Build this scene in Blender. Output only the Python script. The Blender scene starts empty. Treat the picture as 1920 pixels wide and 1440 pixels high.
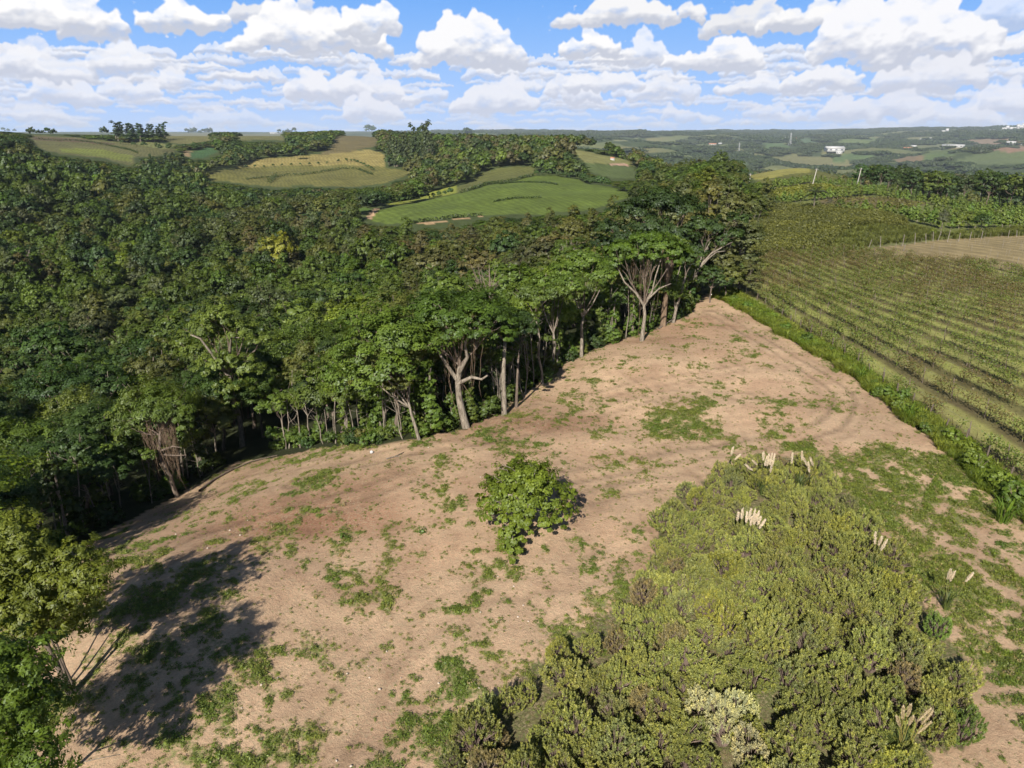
import bpy, math, random
import numpy as np
from math import radians as R, sin, cos, pi
S = bpy.context.scene
# ------------------------------------------------------------------ camera, sky, sun, exposure
FPX, PITCH, CAMH = 1333.0, R(19.5), 25.0            # focal length in pixels of a 1920 px wide frame
cam = bpy.data.cameras.new('camera'); camo = bpy.data.objects.new('camera', cam); S.collection.objects.link(camo)
cam.sensor_width = 36; cam.lens = 36 * FPX / 1920; cam.clip_end = 60000; cam.clip_start = 0.5
camo.location = (0, 0, CAMH); camo.rotation_euler = (pi / 2 - PITCH, 0, 0)
S.camera = camo
SUN_AZ, SUN_EL = R(197.5), R(35)
ld = bpy.data.lights.new('sun', 'SUN'); ld.energy = 5.0; ld.angle = R(0.5); ld.color = (1, .93, .82)
lo = bpy.data.objects.new('sun', ld); S.collection.objects.link(lo)
SD = np.array([sin(SUN_AZ) * cos(SUN_EL), cos(SUN_AZ) * cos(SUN_EL), sin(SUN_EL)])
from mathutils import Vector
lo.rotation_euler = Vector(SD).to_track_quat('Z', 'Y').to_euler(); lo.location = (0, -20, 60)
S.view_settings.view_transform = 'Standard'; S.view_settings.look = 'None'; S.view_settings.gamma = 1
S.view_settings.exposure = 0.76
HAZE = 4.6e-5
SKYDOME = 0.62                                       # brightness of the sky backdrop
S.cycles.use_denoising = True; S.cycles.max_bounces = 5; S.cycles.diffuse_bounces = 3; S.cycles.glossy_bounces = 1
S.cycles.transmission_bounces = 2; S.cycles.transparent_max_bounces = 4; S.cycles.volume_bounces = 0
S.cycles.use_adaptive_sampling = True; S.cycles.adaptive_threshold = 0.02
S.cycles.caustics_reflective = False; S.cycles.caustics_refractive = False

class NT:                                             # tiny node helper
    def __init__(s, tree): s.t = tree; s.n = tree.nodes; s.l = tree.links
    def node(s, kind, **kw):
        n = s.n.new(kind)
        for k, v in kw.items(): setattr(n, k, v)
        return n
    def put(s, sock, v):
        if v is None: return
        if hasattr(v, 'is_linked') or hasattr(v, 'links'): s.l.new(v, sock)
        else: sock.default_value = v
    def m(s, op, a, b=None, c=None, clamp=False):
        n = s.node('ShaderNodeMath', operation=op, use_clamp=clamp)
        for i, v in enumerate((a, b, c)): s.put(n.inputs[i], v)
        return n.outputs[0]
    def mix(s, f, a, b, blend='MIX'):
        n = s.node('ShaderNodeMix', data_type='RGBA', blend_type=blend)
        s.put(n.inputs[0], f); s.put(n.inputs[6], a); s.put(n.inputs[7], b); return n.outputs[2]
    def noise(s, vec, scale, detail=3, rough=.5, dist=0):
        n = s.node('ShaderNodeTexNoise'); s.put(n.inputs['Vector'], vec); n.inputs['Scale'].default_value = scale
        n.inputs['Detail'].default_value = detail; n.inputs['Roughness'].default_value = rough; n.inputs['Distortion'].default_value = dist
        return n
    def mr(s, v, a, b, c=0., d=1., smooth=False):
        n = s.node('ShaderNodeMapRange'); n.interpolation_type = 'SMOOTHSTEP' if smooth else 'LINEAR'
        s.put(n.inputs[0], v)
        for i, x in enumerate((a, b, c, d)): n.inputs[i + 1].default_value = x
        return n.outputs[0]
    def xyz(s, x, y, z=0.):
        n = s.node('ShaderNodeCombineXYZ'); s.put(n.inputs[0], x); s.put(n.inputs[1], y); s.put(n.inputs[2], z); return n.outputs[0]
def rgb(*c): return (c[0], c[1], c[2], 1.0)

# ---- world: Nishita sky
def ray(u, v):
    x = (u - 960) / FPX; z = -(v - 720) / FPX; c, s_ = cos(PITCH), sin(PITCH)
    return np.array([x, c + z * s_, -s_ + z * c])
def azel(u, v):
    r = ray(u, v); return math.degrees(math.atan2(r[0], r[1])), math.degrees(math.atan2(r[2], math.hypot(r[0], r[1])))
W = bpy.data.worlds.new('World'); S.world = W; W.use_nodes = True
T = NT(W.node_tree); T.n.clear()
sky = T.node('ShaderNodeTexSky', sky_type='NISHITA', sun_disc=False, sun_elevation=SUN_EL, sun_rotation=SUN_AZ, altitude=900, air_density=1.0, dust_density=0.6, ozone_density=1.6)
bg1 = T.node('ShaderNodeBackground'); T.l.new(sky.outputs[0], bg1.inputs[0]); bg1.inputs[1].default_value = .05
wo = T.node('ShaderNodeOutputWorld'); T.l.new(bg1.outputs[0], wo.inputs[0])
W.cycles.sampling_method = 'MANUAL'; W.cycles.sample_map_resolution = 256

# ------------------------------------------------------------------ helpers
rng = np.random.default_rng(7); random.seed(7)
def hsh(ix, iy, s):
    h = (ix.astype(np.int64) * 374761393 + iy.astype(np.int64) * 668265263 + s * 974634777) & 0xffffffff
    h = ((h ^ (h >> 13)) * 1274126177) & 0xffffffff
    return ((h ^ (h >> 16)) & 0xffff) / 65535.0
def vnoise(x, y, s=0):
    x = np.asarray(x, float); y = np.asarray(y, float)
    ix, iy = np.floor(x), np.floor(y); fx, fy = x - ix, y - iy
    fx, fy = fx * fx * (3 - 2 * fx), fy * fy * (3 - 2 * fy)
    a, b, c, d = hsh(ix, iy, s), hsh(ix + 1, iy, s), hsh(ix, iy + 1, s), hsh(ix + 1, iy + 1, s)
    return (a + (b - a) * fx) * (1 - fy) + (c + (d - c) * fx) * fy
def fbm(x, y, s=0, o=4):
    t, amp, n = 0, .5, 0
    for k in range(o): t = t + amp * vnoise(x * 2 ** k + 17.3 * k, y * 2 ** k - 9.1 * k, s + k); n += amp; amp *= .5
    return t / n                                       # 0..1
# ---- terrain: thin-plate surface through (pixel column, distance, height) anchors, in log-polar coordinates
ANCH = []
def an(u, lst):
    az = math.atan2((u - 960) / FPX, 1.04)
    for d, z in lst: ANCH.append((az, math.log(d), z))
for u in (-700, 0, 300, 620, 960, 1300, 1650, 1920, 2600): an(u, [(8, 0), (16, 0), (26, 0)])
an(-700, [(45, -4), (100, -12), (250, -18), (500, 4), (900, 14), (2000, 16), (5000, 20), (11000, 30)])
an(0, [(46, -1), (70, -8), (120, -17), (200, -23), (300, -22), (420, -10), (540, 4), (650, 14), (800, 11), (1100, 21), (1600, 18), (3000, 5), (8500, 15)])
an(200, [(44, 0), (60, -5), (90, -12), (150, -20), (250, -26), (400, -20), (550, -9), (680, -3.5), (850, 6), (1060, 17), (1200, 21), (1700, 12), (3000, -10), (8500, 20)])
an(480, [(40, 0), (55, -1.5), (75, -7), (120, -14), (200, -21), (320, -23), (450, -20), (600, -17), (720, -13), (850, -2), (1000, 9), (1150, 19), (1400, 14), (3000, -30), (8500, 10)])
an(700, [(40, 0), (60, -.5), (80, -6), (130, -13), (200, -17), (300, -13), (400, -11), (500, -19), (620, -17), (700, -14), (850, 3), (1000, 12), (1150, 18), (1400, 10), (3000, -40), (8500, 20)])
an(900, [(60, 0), (75, -2), (110, -9), (170, -14), (240, -13), (300, -8.4), (380, -5), (460, -4.5), (520, -7), (620, -3), (720, 9), (800, 12), (950, 6), (1300, -10), (3000, -40), (8500, 30)])
an(1140, [(60, 0), (84, 0), (120, -5), (200, -10), (300, -8), (430, -5), (520, -8), (650, 4), (760, 6), (900, -12), (1200, -22), (2500, -60), (5500, -8), (9000, 22)])
an(1320, [(60, 0), (100, 0), (120, 0), (200, -3), (300, -4), (420, -3), (600, -20), (1000, -55), (2500, -68), (5500, -12), (9000, 24)])
an(1500, [(60, 0), (110, 0), (150, 0), (230, .6), (330, 1.5), (400, 6), (450, 6.5), (520, 0), (700, -35), (1000, -62), (2500, -75), (4000, -60), (6000, -18), (9000, 28)])
an(1700, [(60, 0), (110, 0), (185, 0), (240, -.5), (300, -1), (380, -3), (450, -8), (600, -30), (1000, -65), (2500, -78), (4000, -60), (6000, -12), (9000, 50)])
an(1920, [(40, -.3), (60, 0), (110, 0), (195, 0), (300, -2), (380, -5), (500, -18), (700, -40), (1000, -68), (2500, -72), (4000, -52), (6000, 5), (9000, 70)])
an(2600, [(60, 0), (200, 0), (400, -10), (1000, -60), (4000, -40), (9000, 80)])
A_ = np.array(ANCH); KX = 2.2
def _k(r2): return np.where(r2 > 0, r2 * np.log(r2 + 1e-12), 0)
_px, _py = A_[:, 0] * KX, A_[:, 1]; n_ = len(A_)
_M = np.zeros((n_ + 3, n_ + 3)); _M[:n_, :n_] = _k((_px[:, None] - _px) ** 2 + (_py[:, None] - _py) ** 2) + np.eye(n_) * .02
_M[:n_, n_:] = np.c_[np.ones(n_), _px, _py]; _M[n_:, :n_] = _M[:n_, n_:].T
_w = np.linalg.solve(_M, np.r_[A_[:, 2], 0, 0, 0])
def TZ(x, y):
    x = np.atleast_1d(np.asarray(x, float)); y = np.atleast_1d(np.asarray(y, float))
    sh = x.shape; x, y = x.ravel(), y.ravel()
    az = np.arctan2(x, y); az = np.clip(az, -1.0, 1.0); d = np.hypot(x, y)
    a, b = az * KX, np.log(np.clip(d, 8, 11000)); out = np.zeros(len(x))
    for i in range(0, len(x), 40000):
        aa, bb = a[i:i + 40000], b[i:i + 40000]
        out[i:i + 40000] = _k((aa[:, None] - _px) ** 2 + (bb[:, None] - _py) ** 2) @ _w[:n_] + _w[n_] + _w[n_ + 1] * aa + _w[n_ + 2] * bb
    near = np.clip((d - 130) / 150, 0, 1)
    flat = np.clip(((x - (-30 + 0 * y)) / 6), 0, 1)
    far = np.clip((d - 900) / 1500, 0, 1)
    out += (fbm(x / 120, y / 120, 13, 3) - .5) * 17 * np.clip((d - 130) / 80, 0, 1) * np.clip((900 - d) / 300, 0, 1) * np.clip((-.02 - az) * 6, 0, 1)
    out += (fbm(x / 60, y / 60, 3) - .5) * 5 * near * (1 - far) + (fbm(x / 420, y / 420, 5, 5) - .5) * 150 * far * np.clip(1.25 - d / 9500, .35, 1) * np.clip((az + .35) * 2.5, .15, 1)
    clear = np.clip((130 - d) / 30, 0, 1)
    out += (fbm(x / 7, y / 7, 8) - .5) * .5 * clear
    return out.reshape(sh)
def Z1(x, y): return float(TZ([x], [y])[0])
_ts = np.exp(np.linspace(math.log(14), math.log(10500), 2600))
def hit(u, v, dmin=0):
    """where the line of sight through a pixel of the photograph meets the ground"""
    r = ray(u, v); r = r / math.hypot(r[0], r[1]); P = r[None] * _ts[:, None]
    below = (P[:, 2] + CAMH < TZ(P[:, 0], P[:, 1])) & (_ts > dmin)
    i = int(np.argmax(below)) if below.any() else len(_ts) - 1
    return float(P[i, 0]), float(P[i, 1])
def at_h(u, v, h):
    r = ray(u, v); k = (h - CAMH) / r[2]; return r[0] * k, r[1] * k
def topx(x, y, z):
    x, y, z = np.asarray(x, float), np.asarray(y, float), np.asarray(z, float) - CAMH
    c, s_ = cos(PITCH), sin(PITCH); f = y * c - z * s_; up = y * s_ + z * c
    return 960 + FPX * x / f, 720 - FPX * up / f
def poly(px, step=40, dmin=0):
    out = []
    for i, (a, b) in enumerate(zip(px, px[1:] + px[:1])):
        n = max(1, int(math.hypot(b[0] - a[0], b[1] - a[1]) / step))
        for k in range(n): out.append(hit(a[0] + (b[0] - a[0]) * k / n, a[1] + (b[1] - a[1]) * k / n, dmin))
    return np.array(out)
def inside(P, x, y):
    res = np.zeros(np.shape(x), bool); j = len(P) - 1
    for i in range(len(P)):
        yi, yj, xi, xj = P[i, 1], P[j, 1], P[i, 0], P[j, 0]
        if yi != yj:
            res ^= ((yi > y) != (yj > y)) & (x < (xj - xi) * (y - yi) / (yj - yi) + xi)
        j = i
    return res
# ---- mesh building
def mesh(name, V, F, mats, attrs=None, smooth=False, fm=None):
    V = np.asarray(V, np.float32); me = bpy.data.meshes.new(name)
    if isinstance(F, np.ndarray): F = [F]
    F = [f for f in F if len(f)]
    me.vertices.add(len(V)); me.vertices.foreach_set('co', V.ravel())
    nl = sum(f.size for f in F); nf = sum(len(f) for f in F)
    if nf:
        me.loops.add(nl); me.loops.foreach_set('vertex_index', np.concatenate([f.ravel() for f in F]).astype(np.int32))
        me.polygons.add(nf); st, o = [], 0
        for f in F: st.append(o + np.arange(len(f)) * f.shape[1]); o += f.size
        me.polygons.foreach_set('loop_start', np.concatenate(st).astype(np.int32))
        if fm is not None: me.polygons.foreach_set('material_index', np.asarray(fm, np.int32))
        if smooth: me.polygons.foreach_set('use_smooth', np.ones(nf, bool))
    for k, a in (attrs or {}).items():
        a = np.asarray(a, np.float32)
        if a.ndim == 1: at = me.attributes.new(k, 'FLOAT', 'POINT'); at.data.foreach_set('value', a)
        elif a.shape[1] == 4: at = me.attributes.new(k, 'FLOAT_COLOR', 'POINT'); at.data.foreach_set('color', a.ravel())
        else: at = me.attributes.new(k, 'FLOAT_VECTOR', 'POINT'); at.data.foreach_set('vector', a.ravel())
    me.update()
    for m in (mats if isinstance(mats, list) else [mats]):
        if m: me.materials.append(m)
    return me
class MB:
    """collects quads and triangles for one mesh, with a value lv and a material slot per piece"""
    def __init__(s): s.V, s.Q, s.T_, s.A, s.n, s.qm, s.tm = [], [], [], [], 0, [], []
    def add(s, V, Q=None, T=None, lv=.5, mi=0):
        V = np.asarray(V, float).reshape(-1, 3)
        if Q is not None and len(Q): s.Q.append(np.asarray(Q) + s.n); s.qm.append(np.full(len(Q), mi))
        if T is not None and len(T): s.T_.append(np.asarray(T) + s.n); s.tm.append(np.full(len(T), mi))
        s.V.append(V); s.A.append(np.broadcast_to(np.asarray(lv, float), (len(V),)).copy()); s.n += len(V)
        return s
    def data(s, name, mats, smooth=False):
        F, fm = [], []
        if s.Q: F.append(np.concatenate(s.Q)); fm += s.qm
        if s.T_: F.append(np.concatenate(s.T_)); fm += s.tm
        return mesh(name, np.concatenate(s.V), F, mats, {'lv': np.concatenate(s.A)}, smooth, np.concatenate(fm))
    def tube(s, pts, rad, k=6, lv=.5, mi=0):
        pts = np.asarray(pts, float); rad = np.broadcast_to(np.asarray(rad, float), (len(pts),))
        d = np.gradient(pts, axis=0); d /= np.linalg.norm(d, axis=1)[:, None] + 1e-9
        ref = np.array([1., 0, 0]) if abs(d[0][0]) < .8 else np.array([0, 1., 0])
        a = np.cross(d, ref); a /= np.linalg.norm(a, axis=1)[:, None] + 1e-9; b = np.cross(d, a)
        th = np.arange(k) * 2 * pi / k
        V = pts[:, None] + (a[:, None] * np.cos(th)[None, :, None] + b[:, None] * np.sin(th)[None, :, None]) * rad[:, None, None]
        m = len(pts); i, j = np.meshgrid(np.arange(m - 1), np.arange(k), indexing='ij'); jn = (j + 1) % k
        Q = np.stack([i * k + j, i * k + jn, (i + 1) * k + jn, (i + 1) * k + j], -1).reshape(-1, 4)
        cap = [[(m - 1) * k + t for t in (0, q, q + 1)] for q in range(1, k - 1)]
        return s.add(V, Q, cap, lv, mi)
    def box(s, c, d, rz=0, lv=.5, mi=0, taper=1.):
        c = np.asarray(c, float); hx, hy, hz = np.asarray(d, float) / 2
        V = np.array([(x * hx * (taper if z > 0 else 1), y * hy * (taper if z > 0 else 1), z * hz) for z in (-1, 1) for x, y in ((-1, -1), (1, -1), (1, 1), (-1, 1))])
        cs, sn = cos(rz), sin(rz); V = np.c_[V[:, 0] * cs - V[:, 1] * sn, V[:, 0] * sn + V[:, 1] * cs, V[:, 2]] + c
        return s.add(V, [(3, 2, 1, 0), (4, 5, 6, 7), (0, 1, 5, 4), (1, 2, 6, 5), (2, 3, 7, 6), (3, 0, 4, 7)], None, lv, mi)
    def leaves(s, P, N, size, asp=.55, lv=.5, mi=0, rg=None, jit=.5):
        rg = rg or rng; P = np.asarray(P, float); n = len(P)
        N = np.asarray(N, float) + rg.normal(0, jit, (n, 3)); N /= np.linalg.norm(N, axis=1)[:, None] + 1e-9
        t = np.cross(N, rg.normal(0, 1, (n, 3))); t /= np.linalg.norm(t, axis=1)[:, None] + 1e-9; b = np.cross(N, t)
        sz = (size * rg.uniform(.6, 1.3, n))[:, None]
        V = np.stack([P + t * sz, P + b * sz * asp, P - t * sz, P - b * sz * asp], 1)
        return s.add(V, np.arange(n * 4).reshape(n, 4), None, np.repeat(np.broadcast_to(lv, (n,)), 4), mi)
    def blob(s, c, r, lv=.5, mi=0, k=8, m=5):
        c, r = np.asarray(c, float), np.broadcast_to(np.asarray(r, float), (3,))
        th = np.arange(k) * 2 * pi / k; ph = np.linspace(-pi / 2 * .95, pi / 2 * .95, m)
        V = np.array([(cos(p) * cos(t), cos(p) * sin(t), sin(p)) for p in ph for t in th]) * rng.uniform(.8, 1.1, (k * m, 1)) * r + c
        i, j = np.meshgrid(np.arange(m - 1), np.arange(k), indexing='ij'); jn = (j + 1) % k
        return s.add(V, np.stack([i * k + j, i * k + jn, (i + 1) * k + jn, (i + 1) * k + j], -1).reshape(-1, 4),
                     [[(m - 1) * k + t for t in (0, q, q + 1)] for q in range(1, k - 1)], lv, mi)
def link(name, me, parent=None, loc=(0, 0, 0), rz=0, sc=1, tint=None, **props):
    o = bpy.data.objects.new(name, me); S.collection.objects.link(o); o.parent = parent
    o.location = loc; o.rotation_euler = (0, 0, rz); o.scale = (sc, sc, sc) if not hasattr(sc, '__len__') else sc
    if tint is not None: o['tint'] = [float(c) for c in tint]
    for k, v in props.items(): o[k] = v
    return o
def thing(name, label, cat, loc=(0, 0, 0), rz=0, sc=1, group=None):
    o = link(name, None, None, loc, rz, sc); o['label'] = label; o['category'] = cat; o.empty_display_size = .3
    if group: o['group'] = group
    return o
# ------------------------------------------------------------------ materials
def newmat(name):
    m = bpy.data.materials.new(name); m.use_nodes = True; t = NT(m.node_tree); t.n.clear()
    t.out = t.node('ShaderNodeOutputMaterial'); return m, t
def leafmat(name, warm=(1.28, 1.18, .75), transl=.30, lo=.62, hi=1.35, gloss=.02):
    m, t = newmat(name)
    a = t.node('ShaderNodeAttribute', attribute_type='INSTANCER', attribute_name='tint')
    l = t.node('ShaderNodeAttribute', attribute_type='GEOMETRY', attribute_name='lv')
    g = t.node('ShaderNodeNewGeometry')
    r = t.m('ADD', t.m('ADD', t.m('MULTIPLY', l.outputs['Fac'], .72), .08), t.m('MULTIPLY', g.outputs['Random Per Island'], .14))
    wc = t.mix(1., a.outputs['Color'], rgb(*warm), 'MULTIPLY')
    c = t.mix(t.mr(r, .35, 1.), a.outputs['Color'], wc)
    c = t.mix(1., c, t.xyz(*(t.mr(r, 0., 1., lo, hi),) * 3), 'MULTIPLY')
    d = t.node('ShaderNodeBsdfDiffuse'); t.l.new(c, d.inputs[0])
    tr = t.node('ShaderNodeBsdfTranslucent'); t.l.new(t.mix(1., c, rgb(1.25, 1.35, .5), 'MULTIPLY'), tr.inputs[0])
    mx = t.node('ShaderNodeMixShader'); mx.inputs[0].default_value = transl; t.l.new(d.outputs[0], mx.inputs[1]); t.l.new(tr.outputs[0], mx.inputs[2])
    gl = t.node('ShaderNodeBsdfGlossy'); gl.inputs['Roughness'].default_value = .5; gl.inputs[0].default_value = rgb(.9, .95, 1)
    m2 = t.node('ShaderNodeMixShader'); m2.inputs[0].default_value = gloss; t.l.new(mx.outputs[0], m2.inputs[1]); t.l.new(gl.outputs[0], m2.inputs[2])
    t.l.new(m2.outputs[0], t.out.inputs[0]); return m
LEAF = leafmat('leaf')
SHRUBLEAF = leafmat('shrub_leaf', (1.35, 1.2, .8), .22, .65, 1.3, .03)
WEED = leafmat('weed_leaf', (1.3, 1.1, .6), .35, .7, 1.4, .02)
def solid(name, col, rough=.8, var=.25, scale=3., metal=0., bump=0.):
    m, t = newmat(name); b = t.node('ShaderNodeBsdfPrincipled'); b.inputs['Roughness'].default_value = rough; b.inputs['Metallic'].default_value = metal
    tc = t.node('ShaderNodeTexCoord').outputs['Object']; n = t.noise(tc, scale, 5, .6)
    c = t.mix(t.mr(n.outputs[0], .3, .7), rgb(*[x * (1 - var) for x in col]), rgb(*[min(1, x * (1 + var)) for x in col])); t.l.new(c, b.inputs[0])
    if bump:
        bp = t.node('ShaderNodeBump'); bp.inputs['Strength'].default_value = bump; t.l.new(n.outputs[0], bp.inputs['Height']); t.l.new(bp.outputs[0], b.inputs['Normal'])
    t.l.new(b.outputs[0], t.out.inputs[0]); return m
def barkmat(name, c1, c2):
    m, t = newmat(name); b = t.node('ShaderNodeBsdfPrincipled'); b.inputs['Roughness'].default_value = .85
    tc = t.node('ShaderNodeTexCoord').outputs['Object']; mp = t.node('ShaderNodeMapping'); mp.inputs['Scale'].default_value = (3, 3, .7); t.l.new(tc, mp.inputs[0])
    n = t.noise(mp.outputs[0], 2.2, 8, .8); c = t.mix(t.mr(n.outputs[0], .38, .62), rgb(*c1), rgb(*c2)); t.l.new(c, b.inputs[0])
    bp = t.node('ShaderNodeBump'); bp.inputs['Strength'].default_value = .5; t.l.new(n.outputs[0], bp.inputs['Height']); t.l.new(bp.outputs[0], b.inputs['Normal'])
    t.l.new(b.outputs[0], t.out.inputs[0]); return m
BARK = barkmat('pale_bark', (.07, .055, .04), (.29, .25, .20)); DBARK = barkmat('dark_bark', (.06, .045, .035), (.17, .13, .10))
VINEM = barkmat('dry_liana', (.09, .06, .04), (.22, .155, .10)); TWIG = barkmat('twig', (.10, .065, .05), (.24, .18, .15))
POST = barkmat('weathered_post', (.12, .10, .085), (.30, .27, .23)); CONC = solid('pale_concrete', (.33, .315, .28), .8, .15)
WHITE = solid('white_sheet', (.42, .42, .42), .5, .08); ROOFM = solid('clay_roof', (.38, .17, .10), .8, .2); WIRE = solid('wire', (.25, .25, .25), .5, .1, metal=.6)
PLUME = leafmat('plume', (1.05, 1, .95), .35, .85, 1.1, .0); STONE = solid('stone', (.42, .36, .30), .9, .2, 8, bump=.4); GREYM = solid('grey_steel', (.35, .36, .38), .5, .1)
WINM = solid('window_glass', (.05, .06, .08), .15, .1)
# ---- sky: a far backdrop whose cloud pattern is computed here (azimuth, elevation in degrees)
def clouds():
    st = .05; az = np.arange(-68, 68.01, st); el = np.arange(-2.5, 15.01, st); A, E = np.meshgrid(az, el)
    k = np.clip(E / 12, 0, 1)[..., None]
    base = np.array([.50, .66, .98]) * (1 - k) ** 2 + np.array([.24, .51, .98]) * 2 * k * (1 - k) + np.array([.105, .34, .87]) * k ** 2
    img = base.copy(); rs = np.random.default_rng(11)
    wa = (fbm(A * 1.1, E * 1.1, 81, 5) - .5) * 1.5 + (fbm(A * 5, E * 5, 82, 3) - .5) * .42
    we = (fbm(A * 1.1, E * 1.1, 91, 5) - .5) * 1.1 + (fbm(A * 5, E * 5, 92, 3) - .5) * .36
    fine = np.abs(fbm(A * 2.2, E * 2.6, 95, 6) - .5) * 2
    soft = fbm(A * .9, E * 1.6, 97, 5)
    def cloud(ca, ce, ra, re, dens=1., white=1., n=None, soft_e=.25):
        """ca, ce: centre of the base; ra: half width; re: height"""
        h = max(.9, re * .45); sc = min(1.0, re / 1.6)
        i0, i1 = np.searchsorted(el, [ce - re * .5 - .8, ce + re * 1.35 + .8]); j0, j1 = np.searchsorted(az, [ca - ra * 1.25 - 1, ca + ra * 1.25 + 1])
        if i1 - i0 < 3 or j1 - j0 < 3: return
        a = A[i0:i1, j0:j1] + wa[i0:i1, j0:j1] * sc; e = E[i0:i1, j0:j1] + we[i0:i1, j0:j1] * sc
        n = n or int(34 + 34 * ra / max(re, .3)); H = np.full(a.shape, -1.)
        hump = [(rs.uniform(-.65, .65), rs.uniform(.45, 1.0)) for _ in range(max(2, int(ra / re * 1.6)))]
        for _ in range(n):
            x = rs.uniform(-.86, .86); top = (1 - x * x) ** .5 * (.40 + .60 * max(b * math.exp(-((x - c) / .32) ** 2) for c, b in hump))
            y = rs.uniform(0.08, .82) * top; r = re * rs.uniform(.13, .28) * (1 - .45 * y) * (1 - .3 * abs(x))
            da, de = a - (ca + x * ra), e - (ce + y * re); de = np.where(e < ce + .12 * re, de * 1.8, de)
            q = r * r - da * da - de * de
            m = q > 0; v = np.sqrt(np.where(m, q, 0)) / re + .25 * (1 - abs(y - .45)) ; H = np.where(m & (v > H), v, H)
        inside_ = (H > -1).astype(float)
        def blur(z, k):
            for ax in (0, 1):
                p = np.apply_along_axis(np.cumsum, ax, np.pad(z, [(k + 1, k) if x == ax else (0, 0) for x in (0, 1)], mode='edge'))
                z = (np.take(p, range(2 * k + 1, p.shape[ax]), ax) - np.take(p, range(0, p.shape[ax] - 2 * k - 1), ax)) / (2 * k + 1)
            return z
        kb = max(1, int(sc * 2.2)); al = blur(inside_, kb); al = np.clip((al + (fine[i0:i1, j0:j1] - .22) * .55 * (1 - al) - .20) / .50, 0, 1)
        al = al * np.clip(1.0 - soft_e * 5 * np.clip(.46 - soft[i0:i1, j0:j1], 0, 1), 0, 1)
        Hh = np.where(H > -1, H, 0) + fine[i0:i1, j0:j1] * .16; Hs = blur(blur(Hh, max(1, int(sc * 2))), max(1, int(sc * 2)))
        gy, gx = np.gradient(Hs, st); gy, gx = gy * re, gx * re
        rel = np.clip(.5 + .30 * gy * -1 + .16 * gx, 0, 1)          # lit from above, behind and the left
        rel = np.clip(.52 - .26 * gy + .12 * gx, 0, 1)
        yy = np.clip((e - ce) / re, -.2, 1)
        big = blur(inside_, max(2, int(re * 5))); bgy, bgx = np.gradient(big, st)
        lit = np.clip(.24 + .78 * np.clip(yy * 2.3, -.2, 1) ** 1. + (rel - .52) * .75 - bgy * re * .22 + (soft[i0:i1, j0:j1] - .5) * 1.5 + (1 - al) * .2, 0, 1)
        lit = np.clip(lit * 1.08 + .05, 0, 1) * white
        c = np.array([.545, .575, .67]) * (1 - lit[..., None]) + np.array([1.0, .985, .975]) * lit[..., None]
        hz = np.clip(1 - ce / 6, 0, 1) * .55; c = c * (1 - hz) + np.array([.62, .67, .86]) * hz
        al = (al * dens)[..., None]; img[i0:i1, j0:j1] = img[i0:i1, j0:j1] * (1 - al) + c * al
    # bank of far small clouds, row above row
    for e0 in np.arange(.1, 5.3, .26):
        for _ in range(int(46 - e0 * 4.4)):
            w = rs.uniform(.4, 1.7) * (1 + e0 * .22); cloud(rs.uniform(-67, 67), e0 + rs.uniform(-.15, .15), w, w * rs.uniform(.2, .45) * (1 + e0 * .04), .5 + .05 * e0, rs.uniform(.7, 1), None, .3)
    for _ in range(26):
        s = rs.choice([-1, 1]); cloud(s * rs.uniform(37, 66), rs.uniform(4, 14), rs.uniform(2, 6), rs.uniform(1, 2.4), .95)
    for (u, v, ru, h, *o) in CLOUDS:
        a, e = azel(u, v); lw = .72 if v < 145 else .60; cloud(a, e, ru / FPX * 57.3 * lw, h / FPX * 57.3 * (1.06 if v < 145 else .85), *(o or [1.]))
    return A, E, img
# u, v of the middle of the base, half width, height in pixels of the photograph
CLOUDS = [(60, 150, 150, 90, .8, .9), (230, 140, 70, 60, .8), (420, 122, 45, 20, .3, .7), (325, 165, 30, 50, .8), (250, 185, 80, 50, .8), (130, 195, 95, 70, .85), (30, 140, 60, 50, .85),
 (1250, 150, 60, 35, .5), (1230, 185, 130, 55, .8), (1080, 190, 90, 70, .9), (900, 150, 60, 40, .7),
 (1420, 175, 120, 50, .9), (1880, 215, 80, 80, .85), (1900, 100, 50, 30, .8), (1890, 60, 60, 80, .6),
 (1215, 122, 45, 72, .8), (520, 42, 130, 50, .95, .62), (80, 72, 170, 95, 1.), (345, 56, 92, 62, 1.), (590, 98, 185, 88, 1.), (690, 70, 75, 75, .95), (1110, 104, 72, 54, 1.),
 (1180, 48, 190, 60, 1., .8), (1400, 66, 110, 60, 1., .62), (1340, 130, 130, 70, 1.), (1500, 54, 90, 50, 1., .9),
 (1540, 165, 120, 55, 1., .95), (1680, 130, 180, 150, 1.), (1740, 175, 150, 85, .95, .85), (1640, 225, 150, 70, .9, .9), (1780, 240, 130, 60, .8),
 (1140, 170, 130, 50, .9), (930, 210, 130, 85, .95), (720, 200, 60, 110, .9), (620, 188, 120, 85, 1.), (700, 225, 90, 70, .9), (885, 124, 145, 98, 1.), (800, 190, 60, 40, .8), (1290, 230, 90, 40, .7), (1450, 225, 100, 40, .7), (60, 230, 120, 40, .7), (430, 235, 120, 40, .6)]

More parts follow.
